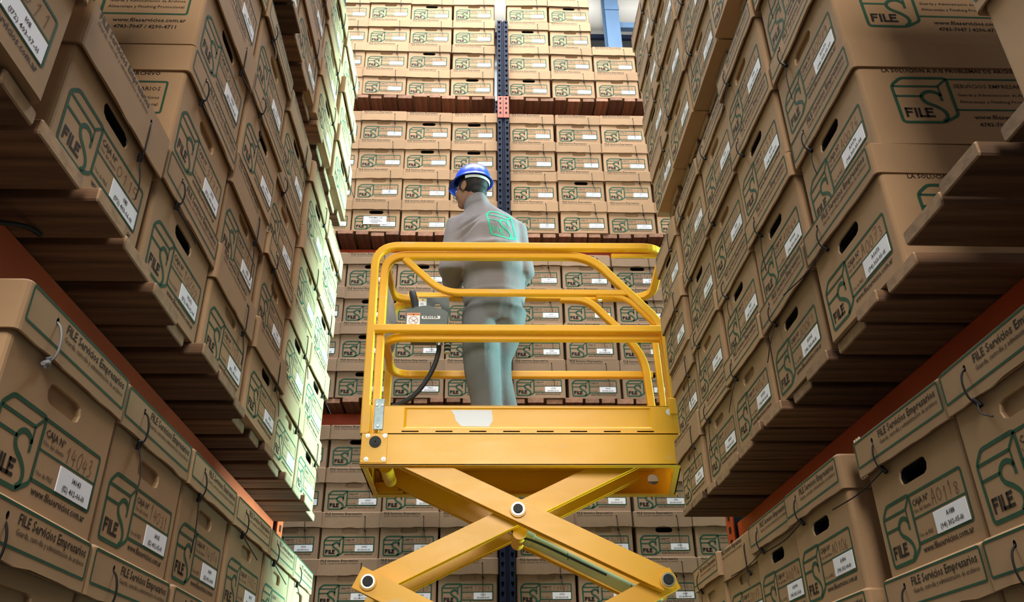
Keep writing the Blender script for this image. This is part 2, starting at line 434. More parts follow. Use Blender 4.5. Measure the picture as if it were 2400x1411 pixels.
BODY = {}
for board in ('kraft', 'corr'):
    for dn, dp in (('flap', .010), ('open', .16)):
        for sd in (0, 1, 2):
            if board == 'corr' and sd < 2: continue
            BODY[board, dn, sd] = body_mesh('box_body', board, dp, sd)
BODY['kraft', 'plain', 0] = body_mesh('box_body', 'kraft', .01, 0, False)
LID = {(b, k, i): lid_mesh('box_lid', b, k, i*13+ord(k)) for b in ('kraft', 'corr') for k in 'AB' for i in range(4) if not (b == 'corr' and k == 'A')}
TIE = {(k, v): tie_mesh(k, v).mesh('cable_tie', ['tie']) for k in 'AB' for v in range(6)}
TIE['A', 'w'] = tie_mesh('A', 6).mesh('cable_tie', ['wiretie'])

def sticker_mesh(l1, l2):
    mb = MB(); mb.bbox(.211-W/2, .320-W/2, -.0016, -.0001, .0445, .083, .0004, 0)
    pl = fp(-.0021); linetext(mb, l1, .268, .0675, .0088, pl, 1); linetext(mb, l2, .2655, .0505, .0088, pl, 1)
    return mb.mesh('label_sticker', ['paper', 'black'])
def hand_mesh(num, seed):
    rr = random.Random(seed); mb = MB(); n = len(num); x = .213; w = min(.024, .098/n)
    for ch in num:
        hh = rr.uniform(.021, .030); yb = .0915+rr.uniform(-.002, .005); sl = rr.uniform(.0, .25)
        for st in HAND[ch]:
            pts = [(x+(a+rr.uniform(-.06, .06))*w*.9+b*hh*sl*.3, yb+(b+rr.uniform(-.04, .04))*hh) for a, b in st]
            mb.stroke(catmull(pts, 3), .0014, PF, 0)
        x += w*rr.uniform(.85, 1.1)
    return mb.mesh('handwritten_number', ['pen'])

NBOX = [0]
def place_box(label, group, loc, rz, num, code, kind='A', board='kraft', hole=None, sides=0, tie=None, sc=1., hand=True, jitter=1., rx=0., sticker=True):
    NBOX[0] += 1; k = NBOX[0]
    o = empty('archive_box', label, 'box', loc, rz+math.radians(R.gauss(0, .45))*jitter, group)
    o.rotation_euler.x = rx; o.scale = (1, 1, sc)
    link('body', BODY[board, hole or R.choice(['flap', 'open', 'flap']), sides], o)
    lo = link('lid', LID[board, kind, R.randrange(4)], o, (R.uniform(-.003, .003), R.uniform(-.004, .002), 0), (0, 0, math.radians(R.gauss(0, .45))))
    if sticker: link('label_sticker', sticker_mesh(num, code), o, (R.uniform(-.003, .002), 0, R.uniform(-.002, .002)), (0, 0, 0))
    if hand: link('handwritten_number', hand_mesh(num, k), o)
    if tie is None: tie = R.choice([0, 1, 2, 4])
    if num == 'A0118':
        for q in range(3):
            mb = MB(); mb.tube([(-W/2+.002+.011*q, -.0125, .288), (-W/2+.003+.011*q, -.0128, .245), (-W/2+.002+.0105*q, -.0125, .203)], .0028, 6, 0); mb.obj('rubber_band', ['band'], o)
    if tie != 'no': link('cable_tie', TIE[kind, tie], o)
    return o

ORD = ['first', 'second', 'third', 'fourth', 'fifth', 'sixth', 'seventh', 'eighth', 'ninth']
def rowname(r, n): return 'top row' if r == n-1 else ('bottom row' if r == 0 else ORD[r]+' row up')

# ------------------------------------------------------------------ setting
def structure(name, mb, mats, label=None):
    o = mb.obj(name, mats); tag(o, label, None, None, 'structure'); return o
XW0, XW1, YW0, YW1, ZF, ZC = -5.2, 5.2, -4.8, 7.2, -1.6, 8.2
m = MB(); m.box(XW0, XW1, YW0, YW1, ZF-.1, ZF); structure('floor', m, ['floor'])
m = MB(); m.box(XW0, XW1, YW0, YW1, ZC, ZC+.1); structure('ceiling', m, ['roof'])
m = MB(); m.box(XW0, XW1, YW1, YW1+.1, ZF, ZC)
structure('wall_back', m, ['wall'])
m = MB(); m.box(XW0, XW1, YW0-.1, YW0, ZF, ZC); structure('wall_front', m, ['wall'])
m = MB(); m.box(XW0-.1, XW0, YW0, YW1, ZF, ZC); structure('wall_left', m, ['wall'])
m = MB(); m.box(XW1, XW1+.1, YW0, YW1, ZF, ZC); structure('wall_right', m, ['wall'])
# roof steel column and ventilation duct seen above the back rack
e = empty('steel_column', 'blue-grey painted steel column standing behind the back rack', 'column', (1.42, 6.35, ZF)); e['kind'] = 'structure'
m = MB(); m.box(-.075, .075, -.09, -.075, 0, ZC-ZF); m.box(-.075, .075, .075, .09, 0, ZC-ZF); m.box(-.007, .007, -.075, .075, 0, ZC-ZF); m.obj('column_shaft', ['bluecol'], e)
m = MB(); m.box(-.08, .08, -.098, -.0905, 8.70, 8.76); m.obj('splice_plate', ['bluecol'], e)
m = MB(); m.box(-.30, -.08, -.03, .03, 7.9, 8.15); m.box(.08, .6, -.03, .03, 8.5, 8.58); m.obj('side_rail', ['bluecol'], e)
e = empty('ventilation_duct', 'round cream ventilation duct running high behind the back rack', 'duct', (0, 6.75, 7.53))
m = MB(); m.cyl((-3, 0, 0), (3, 0, 0), .24, 24, 0); m.obj('duct_pipe', ['duct'], e)
for x in (-1.6, .5, 2.1):
    m = MB(); m.cyl((x-.02, 0, 0), (x+.02, 0, 0), .255, 24, 0); m.obj('duct_collar', ['duct'], e)
m = MB(); m.box(-3, 3, -.02, .02, -.36, -.30); m.obj('hanger_rail', ['blue'], e)

# ------------------------------------------------------------------ racks
def upright_mesh(z0, z1, w=.094, d=.07):
    """perforated post; front at y = 0 facing -y"""
    mb = MB(); pitch = .056; n = int((z1-z0)/pitch)
    c = .012
    prof = [(-w/2, d), (-w/2, 0), (-c, 0), (-c*.4, .012), (c*.4, .012), (c, 0), (w/2, 0), (w/2, d)]
    z = z0
    tear = [(0, -.017), (.0055, -.006), (.0095, .008), (.0075, .016), (-.0075, .016), (-.0095, .008), (-.0055, -.006)]
    for i in range(n):
        za, zb = z0+i*pitch, z0+(i+1)*pitch
        for xa, xb in ((-w/2, -c), (c, w/2)):
            cxx = (xa+xb)/2; hl = [(cxx+a, (za+zb)/2+b) for a, b in tear]
            mb.poly([(xa, za), (xb, za), (xb, zb), (xa, zb)], [hl], lambda s, t: (s, 0, t), 0)
            mb.add([(s, 0, t) for s, t in hl]+[(s, .012, t) for s, t in hl], [(k, (k+1) % 7, 7+(k+1) % 7, 7+k) for k in range(7)]+[tuple(range(7, 14))], 1)
    zt = z0+n*pitch
    for a, b in ((prof[0], prof[1]), (prof[2], prof[3]), (prof[3], prof[4]), (prof[4], prof[5]), (prof[6], prof[7]), (prof[7], prof[0])):
        mb.add([(a[0], a[1], z0), (b[0], b[1], z0), (b[0], b[1], zt), (a[0], a[1], zt)], [(0, 1, 2, 3)], 0)
    mb.add([(x, y, zt) for x, y in prof], [tuple(range(8))], 0)
    return mb.mesh('upright', ['blue', 'hole'])

def beam_obj(root, p0, p1, h=.115, d=.045, axis='y'):
    mb = MB()
    (x0, y0, z0), (x1, y1, z1) = p0, p1
    if axis == 'y': mb.bbox(0, y1-y0, -d/2, d/2, -h, 0, .006, 0, Matrix.Translation((x0, y0, z0)) @ Matrix.Rotation(math.pi/2, 4, 'Z'))
    else: mb.bbox(0, x1-x0, -d/2, d/2, -h, 0, .006, 0, Matrix.Translation((x0, y0, z0)))
    return mb.obj('beam', ['orange'], root)
def end_plate(root, T):
    mb = MB(); mb.box(-.045, .045, -.006, 0, -.17, .055, 0, T)
    for z in (.03, -.02, -.07, -.12): mb.box(-.010, .010, -.009, -.006, z-.012, z+.012, 1, T)
    return mb.obj('beam_end_plate', ['orange', 'hole'], root)

def side_rack(name, label, sgn, xf, ynear, yfar, levels):
    """sgn -1: rack at the negative-x side of the aisle, facing +x"""
    e = empty(name, label, 'rack', (xf, (ynear+yfar)/2, ZF)); 
    rz = math.pi/2 if sgn < 0 else -math.pi/2
    ym = (ynear+yfar)/2
    um = upright_mesh(0, 6.4)
    for yy in (ynear, yfar):
        for dx in (0, .95):
            link('upright', um, e, (sgn*dx, yy-ym, 0), (0, 0, rz))
        for zz in (.4, 1.3, 2.2, 3.1, 4.0, 4.9):
            mb = MB(); mb.box(min(0, sgn*.9), max(0, sgn*.9), -.02, .02, zz, zz+.03); mb.obj('brace', ['blue'], e, (sgn*.06, yy-ym, 0))
    for z in levels:
        for dx in (0.03, .95):
            b = beam_obj(e, (sgn*dx, ynear-ym+.05, z-ZF), (sgn*dx, yfar-ym-.05, z-ZF))
        for yy in (ynear, yfar):
            T = Matrix.Translation((-sgn*.001, yy-ym, z-ZF)) @ Matrix.Rotation(rz, 4, 'Z')
            end_plate(e, T)
    return e

def slat_mesh(L, w, th, seed, mname):
    rr = random.Random(seed); mb = MB(); mb.bbox(0, L, -w/2, w/2, 0, th, .003, 0, None, 1)
    return mb.mesh('slat', [mname, 'litredend' if mname == 'redwood' else 'litend'])
def pallet(label, loc, rz, width, depth, th, wood, seed, wmin=.095, wmax=.15, gap=(.010, .036)):
    """planks across two rack beams; local x = depth into the rack, local y along the aisle"""
    rr = random.Random(seed); e = empty('pallet', label, 'pallet', loc, rz)
    y = 0; first = True
    while y < width-.05:
        w = rr.uniform(wmin, wmax)
        if y+w > width: w = width-y
        me = slat_mesh(depth+rr.uniform(-.02, .02), w, th*rr.uniform(.9, 1.0), seed, wood)
        link('slat', me, e, (rr.uniform(-.016, .016), y+w/2, rr.uniform(-.003, 0)), (0, 0, math.radians(rr.gauss(0, .35))))
        y += w+rr.uniform(*gap)
    return e

TH = .028
ZL0, ZL1, ZL2 = .011, .808, 2.180
ZR0, ZR1, ZR2 = -.008, .785, 2.118
side_rack('pallet_rack', 'storage rack with orange beams at the aisle side of box 14043', -1, -.79, .36, 3.26, [ZL0-TH, ZL1-TH, ZL2-TH])
side_rack('pallet_rack', 'storage rack with orange beams at the aisle side of box A0118', 1, 1.0, .30, 3.22, [ZR0-TH, ZR1-TH, ZR2-TH])

LX, RX = -.65, .80
LEV = {0: 'lower', 1: 'middle', 2: 'upper'}
def side_pallets(side, z, yA, yB, name, seed, xoff=0.):
    # yA < yB along the aisle
    if side < 0:
        return pallet(name, (LX+.005+xoff, yA, z-TH), 0, yB-yA, -1.12, TH, 'wood', seed) if False else \
               pallet(name, (LX-1.12+xoff, yA, z-TH), 0, yB-yA, 1.12, TH, 'wood', seed)
    return pallet(name, (RX+xoff, yA, z-TH), 0, yB-yA, 1.12, TH, 'wood', seed)

side_pallets(-1, ZL0, .60, 1.80, 'nearer plank pallet of the left rack lower level, below box 14043', 3)
side_pallets(-1, ZL0, 1.82, 3.26, 'farther plank pallet of the left rack lower level', 4)
side_pallets(-1, ZL1, .50, .905, 'plank pallet under box 1011, nearest on the left rack', 5, .02)
side_pallets(-1, ZL1, .93, 2.08, 'brown plank pallet under box 0115 on the left rack', 6, .012)
side_pallets(-1, ZL1, 2.10, 3.24, 'plank pallet at the far end of the left rack middle level', 7, .012)
side_pallets(-1, ZL2, 1.25, 2.03, 'plank pallet of the upper left level, middle one', 8, .012)
side_pallets(-1, ZL2, 2.05, 3.22, 'plank pallet under the yellow-lit boxes, upper left level', 9, .0)
side_pallets(1, ZR0, .40, 1.66, 'plank pallet under box A0118 on the right rack', 13)
side_pallets(1, ZR0, 1.68, 3.16, 'plank pallet under box A0094 on the right rack', 14)
side_pallets(1, ZR1, .45, 1.21, 'pale plank pallet with a splintered end, nearest on the right rack', 15, -.055)
side_pallets(1, ZR1, 1.225, 3.12, 'dark plank pallet under box A0073 on the right rack', 16, -.012)
side_pallets(1, ZR2, .40, 1.27, 'unseen plank pallet added for shade, upper right level, nearer one', 18, .05)  # out of view, added to keep overhead light out of the gap
side_pallets(-1, ZL2, .40, 1.22, 'unseen plank pallet added for shade, upper left level, nearest one', 19, .012)  # also out of view, added to shade the near left boxes
side_pallets(1, ZR2, 1.30, 3.03, 'dark plank pallet of the upper right level', 17, .05)

def side_stack(side, lev, z, ys, rows, kinds, nums=None, codes=None, xj=.009, sc=1., sides=(), xo=0., missing=(), rowmin=0, colname=None, ties=None, hole=None, coff=None):
    """ys: centre of every column, near to far"""
    nm = 'left' if side < 0 else 'right'
    grp = '%s boxes on the %s rack' % (LEV[lev], nm)
    for c, y in enumerate(ys):
        for r in range(rowmin, rows):
            if (c, r) in missing: continue
            num = (nums or {}).get((c, r)) or str(R.randrange(1000, 9999)); code = (codes or {}).get((c, r)) or '(%d) %d-%02d-%02d' % (94 if side > 0 else 172, 303 if side > 0 else 403, R.randrange(1, 7), R.randrange(1, 10))
            known = (c, r) in (nums or {})
            cn = colname or ORD[c]+' column from near end'
            if known: lab = 'kraft box marked %s, %s rack %s level, %s, %s' % (num, nm, LEV[lev], rowname(r, rows), cn)
            else: lab = 'kraft box, %s rack %s level, %s, %s' % (nm, LEV[lev], rowname(r, rows), cn)
            k = kinds(c, r) if callable(kinds) else kinds
            x = (LX if side < 0 else RX)+xo+R.uniform(-xj, xj)+(coff or {}).get(c, 0)
            rz = math.pi/2 if side < 0 else -math.pi/2
            place_box(lab, grp, (x, y+R.uniform(-.003, .003), z+r*.285*sc), rz, num, code, k, 'kraft', hole, 1 if c in sides else 0, (ties or {}).get((c, r)), sc, hand=hole != 'plain', sticker=hole != 'plain')

# left rack
side_stack(-1, 0, ZL0, [.797, 1.182, 1.551, 1.918, 2.286, 2.657, 3.028], 2, 'A',
    {(1, 1): '14043', (2, 1): '14031', (3, 1): '14019', (4, 1): '14007', (5, 1): '14005'},
    {(1, 1): '(12) 402-06-10', (2, 1): '(12) 402-05-10', (3, 1): '(12) 402-04-10', (4, 1): '(12) 402-03-10'}, ties={(1, 1): 'w', (2, 1): 1, (3, 1): 0, (4, 1): 2}, xo=.019, xj=.003, coff={0: -.11})
side_stack(-1, 1, ZL1, [.722], 3, 'A', {(0, 0): '1011'}, {(0, 0): '(172) 403-07-01'}, xo=.02, colname='beside box 0115', ties={(0, 0): 'no', (0, 1): 'no'})  # unseen top row is added to block light
side_stack(-1, 1, ZL1, [1.150, 1.523, 1.893, 2.277, 2.667, 3.052], 4, lambda c, r: 'B' if c == 0 or (c == 2 and r < 2) or c >= 4 else ('A' if (c+r) % 3 else 'B'),
    {(0, 0): '0115', (1, 0): '10202'}, {(0, 0): '(172) 403-06-01'}, sc=1.018, sides=(0, 1), missing=[(0, 1), (0, 2), (0, 3)])
side_stack(-1, 2, ZL2, [1.86, 2.245, 2.63, 3.03], 3, 'B', sc=1.018)
# right rack
side_stack(1, 0, ZR0, [.72, 1.108, 1.468, 1.900, 2.237, 2.585, 2.93], 2, lambda c, r: 'B' if c == 5 else 'A',
    {(2, 1): 'A0118', (3, 1): 'A0106', (4, 1): 'A0094', (5, 1): '0037'}, {(2, 1): '(94) 302-05-10', (3, 1): '(94) 302-04-10', (4, 1): '(94) 302-03-10'}, ties={(2, 1): 3, (3, 1): 3, (4, 1): 3, (1, 1): 2}, xo=.01)
side_stack(1, 1, ZR1, [.685], 3, 'A', xo=-.025, colname='separate stack', hole='plain', ties={(0, 0): 'no', (0, 1): 'no'})  # unseen top row added to cast shade on the next stack
side_stack(1, 1, ZR1, [1.447, 1.822, 2.192, 2.563, 2.94], 4, lambda c, r: 'B' if c == 4 else 'A',
    {(0, 0): 'A0073', (0, 1): 'A0076', (0, 2): 'A0079', (1, 0): 'A0061', (1, 1): 'A0064', (2, 0): 'A0049', (3, 0): 'A0037'},
    {(0, 0): '(94) 303-05-01', (0, 1): '(94) 303-05-04', (0, 2): '(94) 303-05-07', (1, 0): '(94) 303-04-01', (1, 1): '(94) 303-04-04', (2, 0): '(94) 303-03-01', (3, 0): '(94) 303-02-01'}, sides=(0,), ties={(0, 0): 3, (0, 1): 4, (1, 0): 1})
side_stack(1, 2, ZR2, [1.80, 2.165, 2.52, 2.875], 4, lambda c, r: 'B' if c == 3 else 'A', xo=.0)

# back rack
YB = 5.046
e = empty('pallet_rack', 'storage rack along the back with one dark blue perforated post', 'rack', (.17, YB, ZF))
um = upright_mesh(0, 7.13)
link('upright', um, e, (0, -.046, 0)); link('upright', um, e, (0, .95, 0))
for x in (-2.75, 2.75):
    for y in (-.046, .95): link('upright', um, e, (x, y, 0))
BZ = [.715, 2.030, 3.346, 4.684]
for z in BZ:
    for x0, x1 in ((-2.70, -.05), (.05, 2.70)):
        for y in (.215, .95): beam_obj(e, (x0, y, z-.036-ZF), (x1, y, z-.036-ZF), .12, .05, 'x')
    for s in (-1, 1):
        mb = MB(); T = Matrix.Translation((s*.0235, -.047, z-.10-ZF))
        mb.box(-.022, .022, -.006, 0, -.17, .055, 0, T)
        for q in (.03, -.02, -.07, -.12): mb.poly([(-.006, q-.012), (.006, q-.012), (.009, q+.004), (0, q+.013), (-.009, q+.004)], [], lambda a, b: T @ Vector((a, -.0065, b)), 1)
        mb.obj('beam_end_plate', ['orange', 'hole'], e)
BL = ['lowest', 'second', 'third', 'top']
def back_pallet(x0, x1, z, label, seed):
    return pallet(label, (x1, YB-.01, z-.036), math.pi/2, x1-x0, 1.1, .036, 'redwood', seed, .085, .115, (.012, .024))
for i, z in enumerate(BZ):
    back_pallet(-1.95, .105, z, 'reddish plank pallet of the back rack, %s level, left of the blue post' % BL[i], 40+i)
    back_pallet(.228, 2.10, z, 'reddish plank pallet of the back rack, %s level, right of the blue post' % BL[i], 50+i)
bays = {'left': [-.063-.361*k for k in range(5)], 'right': [.402+.369*k for k in range(4)]}
ncol = {0: (5, 4), 1: (5, 4), 2: (4, 4), 3: (4, 4)}
nrow = lambda lv, s, c: (2 if (lv == 3 and s == 'right' and c >= 2) else 4)
for lv, z in enumerate(BZ):
    for si, s in enumerate(('left', 'right')):
        for c in range(ncol[lv][si]):
            x = bays[s][c]+((-.02 if lv == 3 else 0) if s == 'left' else (-.01 if lv == 3 else 0))
            n = nrow(lv, s, c); xr = R.uniform(-.004, .004); dz = 0
            for r in range(n):
                num = str(R.choice([17, 18, 20, 14]))+str(R.randrange(100, 999))
                lab = 'kraft box, back rack %s level, %s, %s column %s of the blue post' % (BL[lv], rowname(r, n), ORD[c], s)
                special = (lv == 2 and s == 'left' and c == 2 and r == 0)
                if special: lab = 'kraft box with an extra white paper note on its front, back rack third level'
                scz = .985 if lv < 2 else 1.01
                b = place_box(lab, 'boxes of the back rack, %s level' % BL[lv], (x+xr+R.uniform(-.004, .004), YB+R.uniform(-.007, .007), z+r*.285*scz), 0, num, '(12) 1103-%02d-%02d' % (R.randrange(1, 9), R.randrange(1, 10)),
                    'B', 'corr' if lv < 2 else 'kraft', None, 2, R.choice([0, 4, 4]), scz)
                if special:
                    mb = MB(); mb.bbox(.085-W/2, .255-W/2, -.004, -.0025, .060, .130, .0005, 0)
                    pl = fp(-.0046); text(mb, 'FARMACIA', .125, .110, .100, pl, 1, True)
                    for t, a, q in ((.097, .14, .21), (.085, .13, .225), (.073, .145, .195)): mb.stroke([(a, t), (q, t)], .0035, pl, 1)
                    mb.obj('paper_note', ['paper', 'black'], b)
mb = MB(); mb.tube(catmull([(-0.752, 1.003, 0.678), (-0.752, 1.045, 0.705), (-0.752, 1.083, 0.727), (-0.752, 1.123, 0.751), (-0.752, 1.158, 0.767), (-0.752, 1.190, 0.775)], 5), .0045, 6, 0); tag(mb.obj('cable', ['tie']), 'loose black cable end over the orange beam of the left rack', 'cable')
#PART2
# ------------------------------------------------------------------ scissor lift
LF = 3.75; FZ = 1.327       # front plane and platform floor
lift = empty('scissor_lift', 'yellow scissor lift with worn paint raised between the racks', 'lift', (.2, 4.03, ZF))
LO = Vector((.2, 4.03, ZF))
def lp(o): o.location = -LO; return o
def lpart(name, mb, mats): return mb.obj(name, mats, lift, -LO)
XA, XB, LB = -.566, .968, 4.315
# platform deck and its folded side skirts
m = MB(); m.box(XA+.01, XB-.01, LF+.012, LB-.012, FZ-.02, FZ); lpart('platform_floor', m, ['yellow'])
def skirt(name, y, s, z0=1.169):
    mb = MB()
    mb.box(XA, XB, min(y, y+s*.006), max(y, y+s*.006), z0, FZ, 0)
    mb.box(XA, XB, min(y, y+s*.045), max(y, y+s*.045), z0-.001, z0+.005, 0)
    mb.box(XA, XB, min(y, y+s*.030), max(y, y+s*.030), FZ-.006, FZ-.0005, 0)
    return lpart(name, mb, ['yellow'])
skirt('front_skirt', LF, 1)
# rear skirt with a round hole and a slot
mb = MB(); cxh, czh = .943, 1.262
circ = lambda x, z, r, n=14: [(x+r*math.cos(2*math.pi*i/n), z+r*math.sin(2*math.pi*i/n)) for i in range(n)]
mb.poly([(XA, 1.169), (XB+.09, 1.169), (XB+.09, FZ), (XA, FZ)], [circ(cxh, czh, .030)], lambda a, b: (a, LB-.006, b), 0)
mb.poly([(XA, 1.169), (XB+.09, 1.169), (XB+.09, FZ), (XA, FZ)], [circ(cxh, czh, .030)], lambda a, b: (a, LB, b), 0)
mb.box(XA, XB+.09, LB-.05, LB, 1.168, 1.174, 0)
lpart('rear_skirt', mb, ['yellow'])
for x, s in ((XA, 1),):
    mb = MB(); mb.box(min(x, x+s*.006), max(x, x+s*.006), LF+.007, LB-.007, 1.169, FZ-.002); mb.box(min(x, x+s*.03), max(x, x+s*.03), LF+.05, LB-.05, 1.169, 1.174); lpart('side_skirt', mb, ['yellow'])
mb = MB(); T = Matrix.Translation((XB-.004, LF+.007, 0)) @ Matrix.Rotation(math.atan2(LB-LF-.014, .085), 4, 'Z'); mb.box(0, .56, -.003, .003, 1.169, FZ-.002, 0, T); mb.box(0, .56, -.003, .03, 1.169, 1.174, 0, T); lpart('side_skirt', mb, ['yellow'])
for yy in (3.93, 4.10):
    mb = MB(); mb.bbox(XA+.01, XB-.01, yy-.02, yy+.02, FZ-.062, FZ-.021, .004); lpart('floor_rib', mb, ['yellow'])
# toe board of the front, with a pressed-in field and drain slots under it
mb = MB(); y = LF+.004; z0, z1 = FZ+.001, 1.469
slots = [(-.378+.1635*k, -.296+.1635*k) for k in range(8)]
mb.poly([(XA+.085, z0), (XB-.012, z0), (XB-.012, z1), (XA+.085, z1)], [[(a, z0+.006), (b, z0+.006), (b, z0+.013), (a, z0+.013)] for a, b in slots if b < XB-.02]+[[(-.37, z0+.026), (.845, z0+.026), (.845, z1-.010), (-.37, z1-.010)]], lambda a, b: (a, y, b), 0)
q = [(-.37, z0+.026), (.845, z0+.026), (.845, z1-.010), (-.37, z1-.010)]; qi = [(-.357, z0+.036), (.832, z0+.036), (.832, z1-.016), (-.357, z1-.016)]
mb.add([(a, y, b) for a, b in q]+[(a, y+.008, b) for a, b in qi], [(i, (i+1) % 4, 4+(i+1) % 4, 4+i) for i in range(4)]+[(4, 5, 6, 7)], 0)
mb.box(XA+.085, XB-.012, y+.0095, y+.014, z0+.014, z1, 0); mb.box(XA+.085, XB-.012, y, y+.014, z1-.002, z1+.002, 0)
for a, b in slots: mb.box(a-.005, b+.005, y+.010, y+.012, z0+.002, z0+.016, 1)
lpart('toe_board', mb, ['yellow', 'hole'])
mb = MB(); mb.box(XA+.02, XB+.06, LB-.02, LB-.008, FZ, FZ+.13); lpart('toe_board', mb, ['yellow'])
for x in (XA+.012, XB-.014):
    mb = MB(); mb.box(x-.006, x+.006, LF+.03, LB-.03, FZ, FZ+.13); lpart('toe_board', mb, ['yellow'])
# torn pale sticker on the toe board
mb = MB(); pts = [(-.118, 1.463), (.012, 1.4625), (.019, 1.375), (-.02, 1.366), (-.096, 1.369), (-.106, 1.40)]
pts = [(-.142, 1.4500), (.058, 1.4500), (.062, 1.395), (.045, 1.364), (-.090, 1.366), (-.118, 1.395), (-.126, 1.425)]
mb.poly(pts, [], lambda a, b: (a, LF+.0112, b), 0); lpart('torn_sticker', mb, ['paper'])['label'] = 'torn white sticker on the toe board'
mb = MB(); mb.poly(circ(.935, 1.439, .017), [], lambda a, b: (a, LF+.0035, b), 0); lpart('round_sticker', mb, ['paper'])
# corner plate with four bolts and a black rubber plug
mb = MB(); mb.bbox(XA+.001, XA+.125, LF-.005, LF-.0002, 1.178, FZ-.003, .002); lpart('corner_plate', mb, ['yellow'])
for x, z in ((XA+.030, 1.312), (XA+.112, 1.312), (XA+.030, 1.196), (XA+.112, 1.196)):
    mb = MB(); mb.cyl((x, LF-.0055, z), (x, LF-.008, z), .0105, 10, 0); mb.cyl((x, LF-.008, z), (x, LF-.014, z), .0075, 6, 0, .006, False); lpart('bolt', mb, ['chrome'])
mb = MB(); mb.cyl((XA+.067, LF-.0055, 1.281), (XA+.067, LF-.010, 1.281), .0285, 24, 0); mb.cyl((XA+.067, LF-.010, 1.281), (XA+.067, LF-.013, 1.281), .017, 20, 0); mb.cyl((XA+.067, LF-.013, 1.281), (XA+.067, LF-.0135, 1.281), .005, 10, 1); lpart('rubber_plug', mb, ['rubber', 'hole'])
# galvanised hinge plate
mb = MB(); mb.bbox(-.514, -.468, LF-.004, LF+.001, 1.343, 1.498, .002); mb.box(-.514, -.468, LF-.004, LF+.020, 1.497, 1.501); h = lpart('hinge_plate', mb, ['steel'])
for x, z in ((-.506+.003, 1.468), (-.477, 1.468), (-.492, 1.362)):
    mb = MB(); mb.cyl((x, LF-.0045, z), (x, LF-.010, z), .007, 8, 0, .005); lpart('bolt', mb, ['chrome'])
# left corner gusset under the platform
mb = MB(); mb.box(XA+.007, XA+.012, LF+.05, LB-.06, 1.175, 1.30); mb.bbox(XA+.012, XA+.165, LB-.060, LB-.052, 1.175, 1.235, .003); lpart('corner_gusset', mb, ['yellow'])
for x in (XA+.035, XA+.145):
    mb = MB(); mb.cyl((x, LB-.061, 1.192), (x, LB-.070, 1.192), .008, 6, 0, .006, False); lpart('bolt', mb, ['chrome'])

# guard rails: rectangular tubes along bent paths
def rail(name, pts, side, r=.08, w=.041, h=.041, n=6):
    mb = MB(); mb.sweep(rnd(pts, r, n), w, h, side, 0, .005); return lpart(name, mb, ['yellow'])
ZT = 2.400; yo, yi, yr = 3.769, 3.812, 4.325
rail('top_rail', [(-.556, yo, FZ), (-.572, yo, ZT), (1.012, yo+.004, ZT+.010), (1.045, yr, ZT), (.60, yr, ZT-.002), (-.44, yr, ZT-.004)], (0, 1, 0), .13, n=8)
rail('end_rail', [(-.20, yr-.04, ZT-.045), (-.525, yr-.045, ZT-.045), (-.525, 3.86, ZT-.045)], (0, 0, 1), .10)
rail('rear_post', [(-.30, yr-.002, ZT-.05), (-.53, yr, ZT-.052), (-.527, yr, FZ)], (0, 0, 1), .10)
rail('inner_rail', [(-.512, yi, FZ), (-.524, yi, 2.366), (.60, yi, 2.374), (.92, yi, 2.0), (.957, yi, 1.93), (.972, yi, FZ)], (0, 1, 0), .12, n=8)
rail('diagonal_brace', [(-.418, yi-.002, 2.345), (-.205, yi-.002, 2.138), (.790, yi-.002, 2.140)], (0, 1, 0), .09, .034, .034)
rail('diagonal_brace', [(.62, yi+.002, 2.125), (.775, yi+.002, 2.125), (.93, yi+.002, 1.955)], (0, 1, 0), .08, .026, .026)
rail('mid_rail', [(-.555, yo, 1.898), (.958, yo, 1.900)], (0, 1, 0), .05, .038, .040)
rail('mid_rail', [(.957, yi+.006, 1.876), (-.500, yi+.006, 1.872), (-.505, yr-.01, 1.878), (1.0, yr-.01, 1.880)], (0, 1, 0), .12, .038, .040, 8)
rail('rear_diagonal', [(.48, yr-.04, ZT-.035), (.645, yr-.04, ZT-.040), (.86, yr-.04, 2.115), (.955, yr-.04, 1.965), (.985, yr-.04, FZ)], (0, 1, 0), .10)
rail('rear_post', [(1.035, yr-.004, 2.30), (1.050, yr-.004, FZ)], (0, 1, 0), .05, .034, .034)
rail('front_post', [(.958, yo+.001, 1.878), (.972, yo+.001, FZ)], (0, 1, 0), .05, .036, .036)
mb = MB(); mb.bbox(.936, .99, LF-.002, LF+.04, 1.425, 1.512, .004); lpart('post_socket', mb, ['yellow'])
mb = MB(); mb.bbox(XA-.008, XA+.036, LF-.002, LF+.042, 1.33, 1.475, .004); lpart('post_socket', mb, ['yellow'])
mb = MB(); mb.bbox(.72, .99, 3.79, 3.81, ZT-.036, ZT-.016, .002); lpart('rail_sleeve', mb, ['yellow'])
for x, y, z in ((.80, 3.786, ZT-.005), (.72, yr-.028, 2.355)):
    mb = MB(); mb.cyl((x-.012, y-.014, z), (x+.012, y-.014, z), .008, 8, 0); lpart('bolt', mb, ['chrome'])
# cloudy plastic document pouch on the left end
mb = MB(); prof = [(2.245, .004), (2.20, .028), (2.10, .045), (2.0, .050), (1.93, .045), (1.88, .012)]
vs = []
for z, q in prof: vs += [(-.514, 3.88, z), (-.514+q*.45, 3.95, z), (-.514+q, 4.04, z-.01), (-.514+q*.5, 4.14, z), (-.514, 4.20, z)]
mb.add(vs, [(i*5+j, i*5+j+1, i*5+6+j, i*5+5+j) for i in range(5) for j in range(4)], 0, True); mb.box(-.520, -.512, 3.88, 4.20, 1.88, 2.245, 0)
lpart('document_pouch', mb, ['film'])

